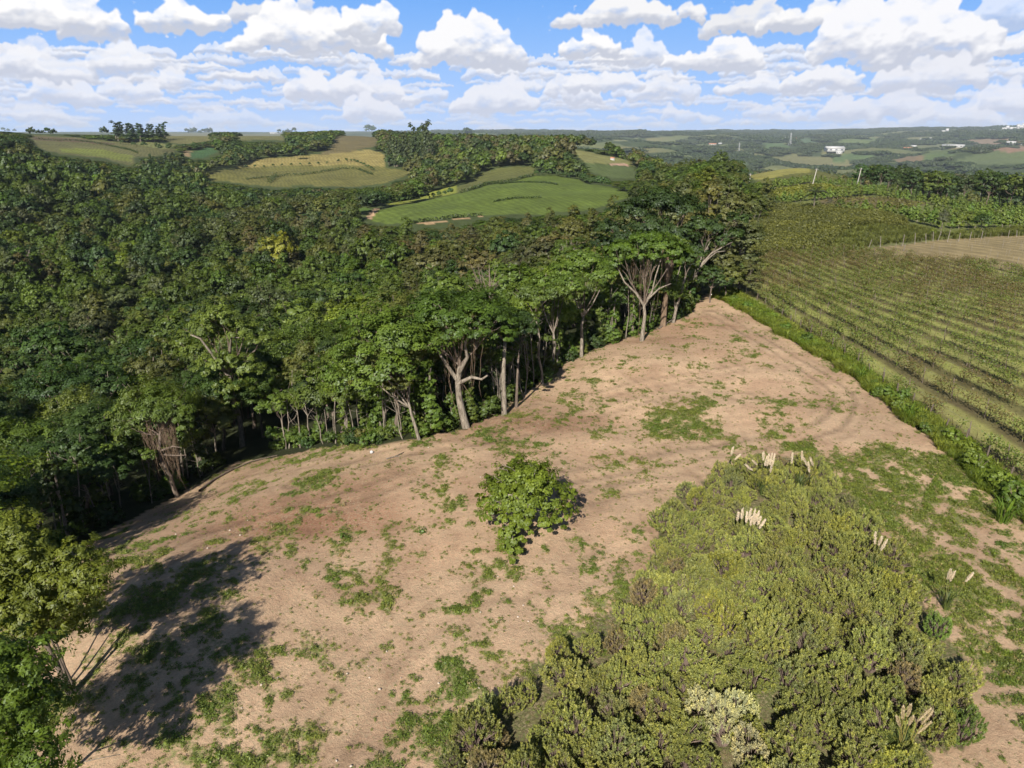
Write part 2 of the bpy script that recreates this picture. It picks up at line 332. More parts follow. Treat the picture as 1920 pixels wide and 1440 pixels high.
_A, _E, _img = clouds(); _ar, _er = np.radians(_A), np.radians(_E); DOME = 24000.
_eh, _ew = _A.shape; i, j = np.meshgrid(np.arange(_eh - 1), np.arange(_ew - 1), indexing='ij')
skm, t = newmat('sky_with_clouds'); e_ = t.node('ShaderNodeEmission'); t.l.new(t.node('ShaderNodeAttribute', attribute_name='skycol').outputs['Color'], e_.inputs[0])
e_.inputs[1].default_value = SKYDOME; t.l.new(e_.outputs[0], t.out.inputs[0]); skm.cycles.emission_sampling = 'NONE'
link('sky', mesh('sky', np.stack([DOME * np.sin(_ar) * np.cos(_er), DOME * np.cos(_ar) * np.cos(_er), CAMH + DOME * np.sin(_er)], -1).reshape(-1, 3),
     np.stack([i * _ew + j, i * _ew + j + 1, (i + 1) * _ew + j + 1, (i + 1) * _ew + j], -1).reshape(-1, 4), skm, {'skycol': np.concatenate([_img, np.ones((_eh, _ew, 1))], -1).reshape(-1, 4)}, True), kind='structure')
# ------------------------------------------------------------------ zones of the ground
GR = dict(olive=(.105, .115, .035), green=(.080, .118, .022), pale=(.20, .175, .06), yellow=(.17, .19, .03), brown=(.12, .105, .045))
ZONES = [  # pixel outline, colour, least distance
 ([(693, 412), (700, 398), (760, 383), (860, 363), (940, 343), (1000, 330), (1040, 328), (1090, 336), (1150, 352), (1190, 368), (1100, 395), (1000, 402), (905, 404), (830, 411), (770, 420), (720, 421)], (.085, .118, .022), 250),
 ([(858, 362), (860, 348), (905, 325), (940, 315), (1000, 312), (1003, 328), (930, 343), (885, 356)], (.10, .108, .034), 300),
 ([(720, 382), (790, 371), (860, 346), (858, 362), (800, 374), (725, 386)], (.18, .20, .035), 300),
 ([(555, 401), (600, 397), (690, 391), (695, 397), (640, 402), (560, 408)], (.07, .115, .025), 250),
 ([(683, 412), (700, 391), (709, 391), (694, 413)], (.36, .24, .15), 250),
 ([(770, 421.5), (905, 405), (907, 407), (840, 415.5), (800, 421.5)], (.34, .23, .13), 240),
 ([(45, 252), (130, 257), (250, 270), (335, 281), (300, 291), (255, 294), (250, 312), (200, 297), (110, 289), (66, 272)], (.105, .105, .042), 600),
 ([(115, 278), (200, 281), (250, 292), (248, 304), (180, 293), (115, 286)], (.13, .15, .035), 600),
 ([(60, 256), (130, 259), (230, 273), (120, 266), (66, 263)], (.10, .075, .045), 600),
 ([(340, 283), (400, 282), (390, 292), (350, 294)], (.22, .16, .09), 600),
 ([(360, 286), (395, 275), (414, 284), (385, 297), (362, 297)], (.045, .09, .035), 600),
 ([(308, 250), (390, 250), (402, 262), (330, 270), (312, 266)], (.13, .125, .05), 700),
 ([(440, 252), (532, 250), (538, 263), (450, 263)], (.12, .12, .05), 800),
 ([(250, 264), (330, 272), (300, 279), (255, 272)], (.13, .14, .05), 700),
 ([(376, 336), (480, 300), (560, 292), (640, 284), (690, 280), (722, 288), (724, 312), (780, 322), (720, 345), (640, 350), (560, 347), (520, 352), (440, 342)], (.115, .112, .034), 500),
 ([(480, 300), (560, 292), (640, 284), (690, 280), (722, 288), (724, 312), (700, 312), (650, 308), (560, 310), (470, 315), (440, 312)], (.21, .175, .062), 500),
 ([(595, 290), (620, 275), (680, 254), (712, 260), (702, 275), (660, 283)], (.125, .105, .05), 650),
 ([(1075, 280), (1200, 305), (1190, 312), (1100, 305)], (.16, .16, .06), 450), ([(1143, 307), (1182, 308), (1176, 314), (1145, 315)], (.42, .27, .2), 450),
 ([(1100, 306), (1190, 315), (1198, 336), (1150, 336), (1108, 322)], (.075, .10, .035), 450), ([(1048, 268), (1120, 270), (1145, 279), (1075, 276)], (.12, .13, .045), 800),
 ([(1560, 290), (1600, 286), (1622, 290), (1640, 297), (1610, 304), (1560, 302)], (.08, .12, .045), 1500), ([(1660, 300), (1700, 293), (1730, 302), (1690, 308)], (.16, .12, .07), 1500),
 ([(1785, 304), (1830, 288), (1870, 280), (1920, 278), (1960, 278), (1960, 310), (1800, 310)], (.09, .115, .05), 1500), ([(1865, 281), (1960, 276), (1960, 284), (1880, 286)], (.2, .13, .09), 1500),
 ([(1690, 274), (1780, 268), (1800, 276), (1720, 282)], (.12, .13, .06), 2500), ([(1810, 262), (1900, 258), (1930, 266), (1850, 272)], (.2, .15, .1), 3000), ([(1420, 270), (1470, 268), (1480, 276), (1430, 280)], (.08, .12, .05), 2500),
 ([(1570, 264), (1640, 258), (1660, 264), (1600, 272)], (.10, .13, .05), 3000), ([(1255, 268), (1290, 266), (1300, 274), (1262, 276)], (.11, .14, .06), 2500), ([(1480, 258), (1530, 262), (1560, 272), (1500, 270)], (.08, .12, .06), 3000),
 ([(1150, 262), (1195, 258), (1200, 263), (1160, 268)], (.15, .16, .08), 2500),
]
PLATEAU = np.array([(33.5, -30), (35.5, 40), (36.5, 60), (37, 75), (35.5, 95), (33, 106), (32.5, 113), (34, 126), (41, 150), (54, 180), (75, 215), (100, 290), (118, 350), (130, 405), (140, 460), (235, 480), (300, 400), (420, 380), (420, -30)])
CLEAR = np.array([(-34, -40), (-34, 30), (-30.6, 36.2)] + [hit(*p) for p in [(120, 1040), (220, 985), (330, 932), (450, 865), (600, 840), (700, 838), (780, 826), (870, 801), (935, 778), (975, 745), (1010, 722), (1060, 682), (1130, 650), (1200, 628), (1290, 592), (1310, 560)]] + [(33, 115), (34, 106), (37, 75), (36.5, 60), (35.5, 40), (33.5, -40)])
RZ = [  # zones on the right-hand plateau
 ([(1400, 338), (1440, 314), (1500, 300), (1610, 303), (1608, 322), (1520, 323), (1450, 334)], (.21, .20, .058), 200),
 ([(1400, 340), (1450, 334), (1520, 323), (1640, 322), (1640, 352), (1560, 356), (1500, 352), (1430, 366)], (.095, .10, .03), 180),
 ([(1420, 380), (1440, 362), (1480, 356), (1560, 352), (1600, 362), (1580, 372), (1500, 378), (1440, 390)], (.155, .17, .04), 180),
 ([(1535, 376), (1600, 370), (1680, 370), (1745, 382), (1700, 394), (1560, 392)], (.115, .095, .045), 150),
 ([(1600, 465), (1690, 456), (1760, 449), (1980, 436), (2100, 440), (2100, 540), (1920, 512), (1800, 490), (1690, 478), (1630, 474)], (.22, .175, .090), 110),
 ([(1560, 470), (1600, 440), (1690, 430), (1760, 445), (1690, 458), (1620, 466), (1580, 476)], (.13, .14, .055), 120),
]
PZ = [(poly(p, 40, dm), c) for p, c, dm in ZONES]; PZPX = [(np.array(p, float), float(np.hypot(*q.T).min())) for (p, c, dm), (q, _) in zip(ZONES, PZ)]; PRZ = [(poly(p, 40, dm), c) for p, c, dm in RZ]
TRACKBLOBS = [(600, 895, 60, 34, 1.), (545, 930, 40, 20, .7), (650, 1003, 45, 22, 1.), (400, 1018, 28, 10, 1.), (1275, 800, 120, 40, 1.), (1340, 752, 80, 20, .95), (1150, 795, 100, 28, .75), (1050, 790, 40, 14, .8), (1470, 790, 60, 55, .75), (1500, 760, 50, 20, .8),
   (700, 1110, 170, 90, .42), (560, 1370, 110, 90, .75), (640, 1330, 60, 60, .6), (270, 1140, 60, 30, .9), (120, 1190, 60, 70, .9), (350, 1080, 50, 40, .4), (830, 1060, 60, 40, .45), (860, 1140, 80, 50, .4), (820, 870, 60, 30, .55), (800, 920, 80, 30, .5), (930, 1240, 60, 40, .5), (1430, 700, 30, 40, .35), (1385, 640, 18, 9, .8),
   (780, 1370, 90, 50, .55), (1090, 1065, 50, 20, .6), (1380, 1010, 60, 50, .5), (1240, 880, 70, 25, .5), (1330, 880, 60, 25, .6), (490, 1180, 60, 60, .35), (920, 1100, 60, 30, .25), (430, 860, 90, 20, .6), (620, 845, 110, 22, .9), (1000, 740, 40, 15, .4), (1080, 800, 60, 30, .4), (1500, 840, 60, 30, .8), (1590, 880, 70, 70, .8), (1640, 960, 60, 80, .9)]
_tb = []
for (u, v, ru, rv, w) in TRACKBLOBS:
    c = np.array(hit(u, v)); e = np.array(hit(u + ru, v)); g = np.array(hit(u, v - rv)); h2 = np.array(hit(u, v + rv)); _tb.append((c[0], c[1], abs(e[0] - c[0]), abs(g[1] - h2[1]) / 2, w))
def grass_amount(x, y):
    """how much of the ground is overgrown on the cleared field, 0..1"""
    g = np.full(np.shape(x), .27)
    for cx, cy, rx, ry, w in _tb: g = np.maximum(g, w * np.exp(-(((x - cx) / rx) ** 2 + ((y - cy) / ry) ** 2) * 1.1))
    left = np.clip((12 - x) / 12, 0, 1) * np.clip((50 - y) / 12, 0, 1); g = g + left * .30 * (fbm(x / 9, y / 9, 29) * 1.8)
    strip = np.clip((x - 21.5 - (y - 40) * .05) / 3.5, 0, 1) * np.clip((57 - y) / 6, 0, 1)
    g = np.maximum(g, strip * 1.12)
    ruts = np.exp(-((x - 28.2 + .06 * (y - 40) + 1.2 * (fbm(x / 6, y / 9, 31) - .5)) / .5) ** 2) * np.clip((58 - y) / 5, 0, 1)
    ruts2 = np.exp(-((x - 31.2 + .06 * (y - 40) + 1.2 * (fbm(x / 6, y / 9, 33) - .5)) / .38) ** 2) * np.clip((55 - y) / 5, 0, 1)
    g = g - (ruts * .75 + ruts2 * .5) * (fbm(x / 3, y / 3, 35) > .42)
    n = fbm(x / 2.6, y / 2.6, 21, 5); n2 = fbm(x / .7, y / .7, 25, 3)
    return np.clip((g + (n - .5) * 1.8 + (n2 - .5) * 1.9 - .345) * 1.0, 0, 1)
# ------------------------------------------------------------------ ground sheet
az = np.r_[np.arange(-180, -64, 4), np.arange(-64, 64.01, .2), np.arange(68, 180, 4)] * pi / 180
rr = np.r_[0.0, np.exp(np.arange(math.log(3), math.log(11500), .0105))]
AA, RR = np.meshgrid(az, rr); GX, GY = RR * np.sin(AA), RR * np.cos(AA); GZ = TZ(GX, GY)
na, nr = len(az), len(rr); i, j = np.meshgrid(np.arange(nr - 1), np.arange(na), indexing='ij'); jn = (j + 1) % na
GQ = np.stack([i * na + j, (i + 1) * na + j, (i + 1) * na + jn, i * na + jn], -1).reshape(-1, 4)[:, ::-1]
gx, gy = GX.ravel(), GY.ravel(); dd = np.hypot(gx, gy)
wx = gx + (fbm(gx / (dd * .03 + 1), gy / (dd * .03 + 1), 41) - .5) * dd * .012; wy = gy + (fbm(gx / (dd * .03 + 1), gy / (dd * .03 + 1), 47) - .5) * dd * .02
col = np.empty((len(gx), 4)); col[:] = (.030, .036, .014, 1)                    # forest floor
col[:, :3] += np.clip((dd - 200) / 100, 0, 1)[:, None] * np.array([.020, .030, .008])
farm = np.clip((dd - 800) / 800, 0, 1) * (gx > -200)
col[:, :3] = col[:, :3] * (1 - farm[:, None]) + np.array([.045, .062, .025]) * farm[:, None]
patch = (fbm(gx / 300, gy / 300, 61) > .60) & (dd > 1400); ptone = vnoise(gx / 220, gy / 220, 63)[:, None]
col[patch, :3] = (np.array([.07, .11, .04]) * (1 - ptone) + np.array([.17, .15, .07]) * ptone)[patch]
forestmask = np.ones(len(gx))
for P, c in PZ: m = inside(P, wx, wy); col[m, :3] = c
pl = inside(PLATEAU, gx, gy); cl = inside(CLEAR, gx + (fbm(gx / 2, gy / 2, 43) - .5) * 1.6, gy + (fbm(gx / 2, gy / 2, 44) - .5) * 1.6) | ((gy < 20) & (np.abs(gx) < 33))
col[pl, :3] = (.115, .13, .04)
for P, c in PRZ: m = inside(P, wx, wy) & pl; col[m, :3] = c
vy = pl & (gy < 150) & (dd < 200) & ~inside(PRZ[4][0], gx, gy)
t_ = fbm(gx / 5, gy / 9, 51)[:, None]; col[vy, :3] = (np.array([.25, .275, .070]) * t_ + np.array([.22, .205, .080]) * (1 - t_))[vy]
TRK = [(1.0, [(560, 905), (700, 862), (850, 832), (1000, 806), (1120, 772), (1250, 738), (1400, 742)]), (1.0, [(960, 905), (1120, 885), (1290, 852), (1450, 828), (1560, 800), (1590, 740), (1480, 670), (1380, 610), (1330, 585)]), (.9, [(1080, 935), (1180, 915), (1290, 900)]),
  (.9, [(170, 1160), (260, 1085), (370, 1012), (520, 965), (680, 925), (800, 880)]), (.8, [(930, 790), (1010, 762), (1120, 742), (1260, 712), (1380, 690)]), (.6, [(940, 800), (1060, 780), (1200, 752), (1330, 745)]), (.7, [(330, 960), (430, 905), (540, 878), (640, 862)]), (.5, [(600, 1440), (700, 1250), (860, 1120), (1100, 1080), (1200, 1000)])]
trk_ = np.zeros(len(gx)); nearm = (dd < 135) & (gx > -35) & (gx < 40) & (gy > 10)
for wt_, pl_ in TRK:
    Pq = np.array([hit(*a) for a in pl_]); tq = np.linspace(0, len(Pq) - 1, 60); Pq = np.c_[np.interp(tq, range(len(Pq)), Pq[:, 0]), np.interp(tq, range(len(Pq)), Pq[:, 1])]
    for _ in range(3): Pq[1:-1] = (Pq[:-2] + Pq[1:-1] * 2 + Pq[2:]) / 4
    X_, Y_ = gx[nearm], gy[nearm]; best = np.full(len(X_), 1e9)
    for a, b in zip(Pq[:-1], Pq[1:]):
        e = b - a; t0 = np.clip(((X_ - a[0]) * e[0] + (Y_ - a[1]) * e[1]) / (e @ e + 1e-9), 0, 1); best = np.minimum(best, np.hypot(X_ - a[0] - e[0] * t0, Y_ - a[1] - e[1] * t0))
    best += (fbm(X_ / 2, Y_ / 2, 301) - .5) * .5
    v_ = (np.exp(-((best - .95) / .30) ** 2) + .35 * np.exp(-((best - 2.1) / .3) ** 2)) * wt_ * (.45 + .9 * fbm(X_ / 4, Y_ / 4, 305)); trk_[nearm] = np.maximum(trk_[nearm], v_)
ga = grass_amount(gx, gy) * (1 - .7 * np.clip(trk_, 0, 1)); soil = (cl & ~pl) * 1.0
g_near = ga * soil
col[:, :3] = np.where((soil > 0)[:, None], np.array([.435, .30, .195]), col[:, :3])
redpatch = np.clip((fbm(gx / 5, gy / 3.5, 71) - .52) * 6, 0, 1) * soil
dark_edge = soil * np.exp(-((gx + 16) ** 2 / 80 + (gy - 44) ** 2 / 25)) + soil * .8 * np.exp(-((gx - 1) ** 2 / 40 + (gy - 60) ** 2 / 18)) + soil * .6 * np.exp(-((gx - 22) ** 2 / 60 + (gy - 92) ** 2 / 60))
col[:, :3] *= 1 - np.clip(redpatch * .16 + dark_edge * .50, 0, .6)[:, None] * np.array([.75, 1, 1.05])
col[:, :3] *= (1 - np.clip(trk_, 0, 1) * .44 * soil)[:, None] * np.ones(3)
GZ = GZ - (np.clip(trk_, 0, 1) * .10 * soil).reshape(GZ.shape)
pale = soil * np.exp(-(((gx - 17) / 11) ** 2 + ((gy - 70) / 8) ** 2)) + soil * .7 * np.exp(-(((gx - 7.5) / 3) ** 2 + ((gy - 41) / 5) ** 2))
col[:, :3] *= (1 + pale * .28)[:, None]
THKG = np.array([at_h(*a_, .4) for a_ in [(800, 1440), (850, 1350), (900, 1310), (960, 1290), (1010, 1230), (1100, 1160), (1190, 1090), (1225, 1030), (1235, 960), (1290, 905), (1370, 868), (1480, 838), (1545, 850), (1590, 905), (1650, 990), (1720, 1090), (1790, 1180), (1835, 1260), (1820, 1340), (1740, 1440)]] + [(15, 16), (-5, 16)])
tkm = inside(THKG, gx + (fbm(gx, gy, 321) - .5) * 1.5, gy + (fbm(gx, gy, 323) - .5) * 1.5) & (gy < 62); tf_ = fbm(gx / 1.1, gy / 1.1, 325)[:, None]
col[tkm, :3] = (np.array([.13, .095, .06]) * tf_ + np.array([.085, .10, .035]) * (1 - tf_))[tkm]; g_near = np.where(tkm, .35, g_near)
# ---- ground material
gm, t = newmat('ground')
ac = t.node('ShaderNodeAttribute', attribute_name='gcol').outputs['Color']; asoil = t.node('ShaderNodeAttribute', attribute_name='soil').outputs['Fac']; agr = t.node('ShaderNodeAttribute', attribute_name='grassy').outputs['Fac']
pos = t.node('ShaderNodeNewGeometry').outputs['Position']
n1 = t.noise(pos, .35, 6, .65); n2 = t.noise(pos, 3.2, 6, .7); n3 = t.noise(pos, 14., 3, .6)
vsp = t.node('ShaderNodeSeparateXYZ'); t.l.new(pos, vsp.inputs[0])
trk = t.noise(t.xyz(t.m('MULTIPLY', t.m('ADD', vsp.outputs[0], t.m('MULTIPLY', vsp.outputs[1], .55)), .35), t.m('MULTIPLY', t.m('SUBTRACT', vsp.outputs[1], t.m('MULTIPLY', vsp.outputs[0], .55)), 2.2)), 1.1, 5, .62)
mul = t.m('MULTIPLY', t.mr(n1.outputs[0], .25, .75, .72, 1.25), t.mr(n2.outputs[0], .25, .75, .78, 1.22))
mul = t.m('MULTIPLY', mul, t.mr(trk.outputs[0], .3, .7, .95, 1.05))
mul = t.m('MULTIPLY', mul, t.mr(t.noise(pos, .09, 4, .6).outputs[0], .3, .7, .86, 1.14))
clod = t.noise(pos, 7., 5, .8)
mul = t.m('MULTIPLY', mul, t.mr(clod.outputs[0], .3, .7, .91, 1.09))
peb = t.mr(n3.outputs[0], .66, .74, 0, .5)
afl = t.node('ShaderNodeAttribute', attribute_name='field').outputs['Fac']
rw = t.m('SINE', t.m('ADD', t.m('MULTIPLY', t.m('ADD', t.m('MULTIPLY', vsp.outputs[0], .93), t.m('MULTIPLY', vsp.outputs[1], .36)), 1.9), t.m('MULTIPLY', t.noise(pos, .02, 2, .5).outputs[0], 30.)))
blot = t.noise(pos, .05, 6, .7)
mul = t.m('MULTIPLY', mul, t.m('ADD', 1., t.m('MULTIPLY', afl, t.m('ADD', t.m('MULTIPLY', rw, .13), t.m('MULTIPLY', t.m('SUBTRACT', blot.outputs[0], .5), 1.1)))))
fieldc = t.mix(1., ac, t.xyz(mul, mul, mul), 'MULTIPLY')
soilc = t.mix(t.m('MULTIPLY', peb, asoil), fieldc, rgb(.55, .47, .38))
soilc = t.mix(t.m('MULTIPLY', t.mr(n2.outputs[0], .55, .68, 0, .35), asoil), soilc, rgb(.24, .135, .085))
litter = t.mr(t.noise(pos, 6.5, 4, .75).outputs[0], .50, .60, 0, .65)
soilc = t.mix(t.m('MULTIPLY', t.mr(t.noise(pos, 1.1, 6, .75).outputs[0], .52, .66, 0, .45), asoil), soilc, rgb(.25, .155, .095))
soilc = t.mix(t.m('MULTIPLY', litter, t.m('MULTIPLY', asoil, t.mr(n1.outputs[0], .36, .52))), soilc, rgb(.33, .27, .17))
grc = t.mix(t.mr(n2.outputs[0], .35, .7), rgb(.085, .135, .030), rgb(.20, .21, .07))
thr = t.m('SUBTRACT', t.m('MULTIPLY', agr, 1.25), t.mr(t.noise(pos, 5., 5, .7).outputs[0], .3, .7))
gmask = t.mr(thr, -.12, .45, 0, .85)
cfin = t.mix(gmask, soilc, grc)
bs = t.node('ShaderNodeBsdfPrincipled'); t.l.new(cfin, bs.inputs[0]); bs.inputs['Roughness'].default_value = .95; bs.inputs['Specular IOR Level'].default_value = .15
bp = t.node('ShaderNodeBump'); bp.inputs['Strength'].default_value = .55; bp.inputs['Distance'].default_value = .25
t.l.new(t.m('ADD', t.m('MULTIPLY', n2.outputs[0], .6), t.m('ADD', t.m('MULTIPLY', clod.outputs[0], .7), t.m('MULTIPLY', trk.outputs[0], .12))), bp.inputs['Height']); t.l.new(bp.outputs[0], bs.inputs['Normal'])
t.l.new(bs.outputs[0], t.out.inputs[0])
fieldm = np.zeros(len(gx))
for P, c in PZ[:22] + PRZ: fieldm = np.maximum(fieldm, inside(P, wx, wy) * 1.0)
rowk = (gx - 39.2) / (2.6 + 2.4 * np.clip((125 - gy) / 80, 0, 1.15)); rowd = np.abs(rowk - np.round(rowk)); inrow = vy & (rowk > -.4) & (gy > 38); ink = np.clip((.30 - rowd) * 8, 0, 1) * inrow * (.5 + .8 * fbm(gx / 2, gy / 4, 311))
col[:, :3] = col[:, :3] * (1 - ink[:, None] * .85) + np.array([.085, .066, .035]) * ink[:, None] * .85
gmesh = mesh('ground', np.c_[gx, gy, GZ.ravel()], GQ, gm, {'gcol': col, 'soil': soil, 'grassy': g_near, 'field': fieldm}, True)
link('ground', gmesh, kind='structure')
# ------------------------------------------------------------------ plants: prototypes
PROTO = {}
def rdir(n, rg, zmin=-.35):
    v = rg.normal(0, 1, (int(n * 2.2) + 40, 3)); v /= np.linalg.norm(v, axis=1)[:, None]; return v[v[:, 2] > zmin][:n]
def crown(mb, lobes, ncl, nlf, size, rg, asp=.55, spread=.23, zmin=-.3, core=0., up=.25, mi=0, jit=.36, lvr=(.2, .8)):
    """lobes: (centre, radii); ncl clumps per lobe by area, nlf leaves per clump"""
    cs_ = np.array([c for c, r in lobes], float); mid_ = cs_.mean(0) - (0, 0, 1.2) if len(lobes) > 4 else None
    tot = sum(float(np.prod(np.broadcast_to(r, 3)) ** (2 / 3)) for _, r in lobes)
    for c, r in lobes:
        c = np.asarray(c, float); r = np.broadcast_to(np.asarray(r, float), (3,)); k = max(3, int(ncl * float(np.prod(r) ** (2 / 3)) / tot))
        d = rdir(k, rg, zmin); k = len(d); rad = rg.uniform(.62 if core else .42, 1.1, (k, 1)); C = c + d * r * rad; cr = spread * float(np.prod(r) ** (1 / 3)) * rg.uniform(.7, 1.35, k)
        lv = rg.uniform(*lvr, k); n = nlf
        q = rdir(k * n, rg, -.6); idx = rg.integers(0, k, len(q)); P = C[idx] + q * cr[idx][:, None] * rg.uniform(.5, 1.1, (len(q), 1)) * (1, 1, .75)
        N = q * .55 + d[idx] * .7 + np.array([0, 0, up]) + (0 if mid_ is None else .55 * (P - mid_) / (np.linalg.norm(P - mid_, axis=1)[:, None] + .01)); mb.leaves(P, N, size, asp, np.clip(lv[idx] + rg.normal(0, .12, len(q)), 0, 1), mi, rg, jit)
        if core: mb.blob(c, r * core * .8, .3, mi)
def lobes_round(rg, R_, h0, h1, n, flat=.7, r=.45):
    out = []
    for k in range(n):
        a = k * 2.4 + rg.uniform(-.4, .4); f = math.sqrt((k + .5) / n) * .72; z = h1 - (h1 - h0) * (.20 + 1.05 * f * f + rg.uniform(-.08, .16))
        rr_ = R_ * r * rg.uniform(.75, 1.25); out.append(((R_ * f * cos(a), R_ * f * sin(a), z), (rr_, rr_, rr_ * flat)))
    return out
def trunk_mb(rg, lobes, h_split, r0, lean=(0, 0), nb=5, wig=.35, twigs=3):
    mb = MB(); t_ = np.linspace(0, 1, 6); w = np.cumsum(rg.normal(0, wig / 3, (6, 2)), 0); w -= w[0]
    P = np.c_[lean[0] * t_ ** 1.3 + w[:, 0], lean[1] * t_ ** 1.3 + w[:, 1], -0.4 + (h_split + .4) * t_]; rd = r0 * (1 - .4 * t_); rd[0] *= 1.35
    mb.tube(P, rd, 8); top = P[-1]
    for c, r in sorted(lobes, key=lambda l: -l[0][2])[:nb]:
        c = np.asarray(c, float); t5 = np.linspace(0, 1, 6)[:, None]; mid = top * .45 + c * .55 + rg.normal(0, .35, 3); mid[2] -= .3
        B = top * (1 - t5) ** 2 + mid * 2 * t5 * (1 - t5) + c * t5 ** 2 + rg.normal(0, .08, (6, 3)) * (t5 > 0)
        mb.tube(B, np.linspace(r0 * .5, r0 * .13, 6), 6)
        for q in range(twigs):
            s_ = B[rg.integers(2, 5)]; e = c + rdir(1, rg, -.2)[0] * np.asarray(r) * .95; mb.tube(np.linspace(s_, e, 4) + rg.normal(0, .1, (4, 3)) * [[0], [1], [1], [.5]], np.linspace(r0 * .16, .02, 4), 4)
    return mb
def proto_tree(key, seed, R_, h0, h1, n, ncl, nlf, size, r0, bark=None, flat=.7, core=0., lean=(0, 0), spread=.23, **kw):
    rg = np.random.default_rng(seed); lb = lobes_round(rg, R_, h0, h1, n, flat, kw.pop('lr', .45)); lb = [((c[0] + lean[0], c[1] + lean[1], c[2]), r) for c, r in lb]
    mb = MB(); crown(mb, lb, ncl, nlf, size, rg, core=core, spread=spread, **kw); tm = trunk_mb(rg, lb, h0 + (h1 - h0) * .12, r0, lean)
    PROTO[key] = (tm.data('trunk', bark or BARK, True), mb.data('crown', LEAF), lb); return PROTO[key]
# near forest trees, 1:1 metres
for k in range(8): proto_tree('near%d' % k, 100 + k, 3.9 + .3 * (k % 3), 3.4, 9.8, 8 + k % 4, 260, 72, .105, .16, BARK if k == 3 else DBARK, core=0, flat=.75 + .1 * (k % 3), lr=.43)
for k in range(5): proto_tree('mid%d' % k, 200 + k, 4.0, 2.6, 9.9, 7 + k % 3, 150, 30, .215, .18, DBARK, core=.42, flat=.85, lr=.46)
for k in range(4): proto_tree('euc%d' % k, 300 + k, 4.5, 4.5, 22, 20, 330, 26, .25, .26, BARK, core=.3, flat=.95, lr=.36, spread=.3)
for k in range(4):                                                                  # far trees: one low crown mesh
    rg = np.random.default_rng(400 + k); mb = MB(); lb = lobes_round(rg, 4.1, 2.2, 9.5, 6, .85, .52); crown(mb, lb, 60, 10, .62, rg, core=.8, spread=.3); PROTO['far%d' % k] = (None, mb.data('far_crown', LEAF), lb)
for k in range(2):
    rg = np.random.default_rng(430 + k); mb = MB(); lb = [((rg.normal(0, 1.2), rg.normal(0, 1.2), 6 + q * 3.4), (3.4 - .22 * q, 3.4 - .22 * q, 2.8)) for q in range(8)]; crown(mb, lb, 90, 8, 1.0, rg, core=.7, spread=.34)
    for q in range(3): mb.tube([(rg.normal(0, 1), rg.normal(0, 1), -1), (rg.normal(0, 1), rg.normal(0, 1), 12)], [.4, .25], 5, mi=1)
    PROTO['fareuc%d' % k] = (None, mb.data('far_eucalyptus_crown', [LEAF, BARK]), lb)
for k in range(3):                                                                  # distant woodland: a patch of many crowns
    rg = np.random.default_rng(450 + k); mb = MB()
    for q in range(44):
        a, f = rg.uniform(0, 6.28), 36 * math.sqrt(rg.uniform(0, 1)); h = rg.uniform(6, 13) * (1 - .4 * (f / 36) ** 2); r_ = rg.uniform(4, 7)
        c = np.array([f * cos(a), f * sin(a), h * .6]); mb.blob(c, (r_, r_, h * .5), rg.uniform(0, 1), 0, 7, 5)
        d = rdir(12, rg, 0.); mb.leaves(c + d * (r_, r_, h * .5), d, 2.0, .7, rg.uniform(0, 1), 0, rg, .5)
    PROTO['wood%d' % k] = (None, mb.data('woodland_patch', LEAF), None)
# ---- points carrying one of several meshes each (for masses nobody could count)
def scatter(name, label, pts, rot, scl, idx, tint, sources, kind='stuff', cat=None):
    me = mesh(name, pts, [], None, {'rot': rot, 'scl': scl, 'idx': np.asarray(idx, float), 'tint': tint}); o = link(name, me, label=label, kind=kind)
    if cat: o['category'] = cat
    g = bpy.data.node_groups.new(name, 'GeometryNodeTree'); g.interface.new_socket('Geometry', in_out='INPUT', socket_type='NodeSocketGeometry'); g.interface.new_socket('Geometry', in_out='OUTPUT', socket_type='NodeSocketGeometry')
    N, L = g.nodes, g.links; gi, go = N.new('NodeGroupInput'), N.new('NodeGroupOutput'); jn_ = N.new('GeometryNodeJoinGeometry')
    for s_ in reversed(sources):
        oi = N.new('GeometryNodeObjectInfo'); oi.inputs['Object'].default_value = s_; oi.transform_space = 'ORIGINAL'; oi.inputs['As Instance'].default_value = False
        gt = N.new('GeometryNodeGeometryToInstance'); L.new(oi.outputs['Geometry'], gt.inputs[0]); L.new(gt.outputs[0], jn_.inputs[0])
    ip = N.new('GeometryNodeInstanceOnPoints'); L.new(gi.outputs[0], ip.inputs['Points']); L.new(jn_.outputs[0], ip.inputs['Instance']); ip.inputs['Pick Instance'].default_value = True
    def na_(nm, dt):
        n = N.new('GeometryNodeInputNamedAttribute'); n.data_type = dt; n.inputs[0].default_value = nm; return n.outputs[0]
    f2i = N.new('FunctionNodeFloatToInt'); L.new(na_('idx', 'FLOAT'), f2i.inputs[0]); L.new(f2i.outputs[0], ip.inputs['Instance Index'])
    cx = N.new('ShaderNodeCombineXYZ'); L.new(na_('rot', 'FLOAT'), cx.inputs[2]); L.new(cx.outputs[0], ip.inputs['Rotation']); L.new(na_('scl', 'FLOAT_VECTOR'), ip.inputs['Scale'])
    L.new(ip.outputs[0], go.inputs[0]); md = o.modifiers.new('scatter', 'NODES'); md.node_group = g; return o
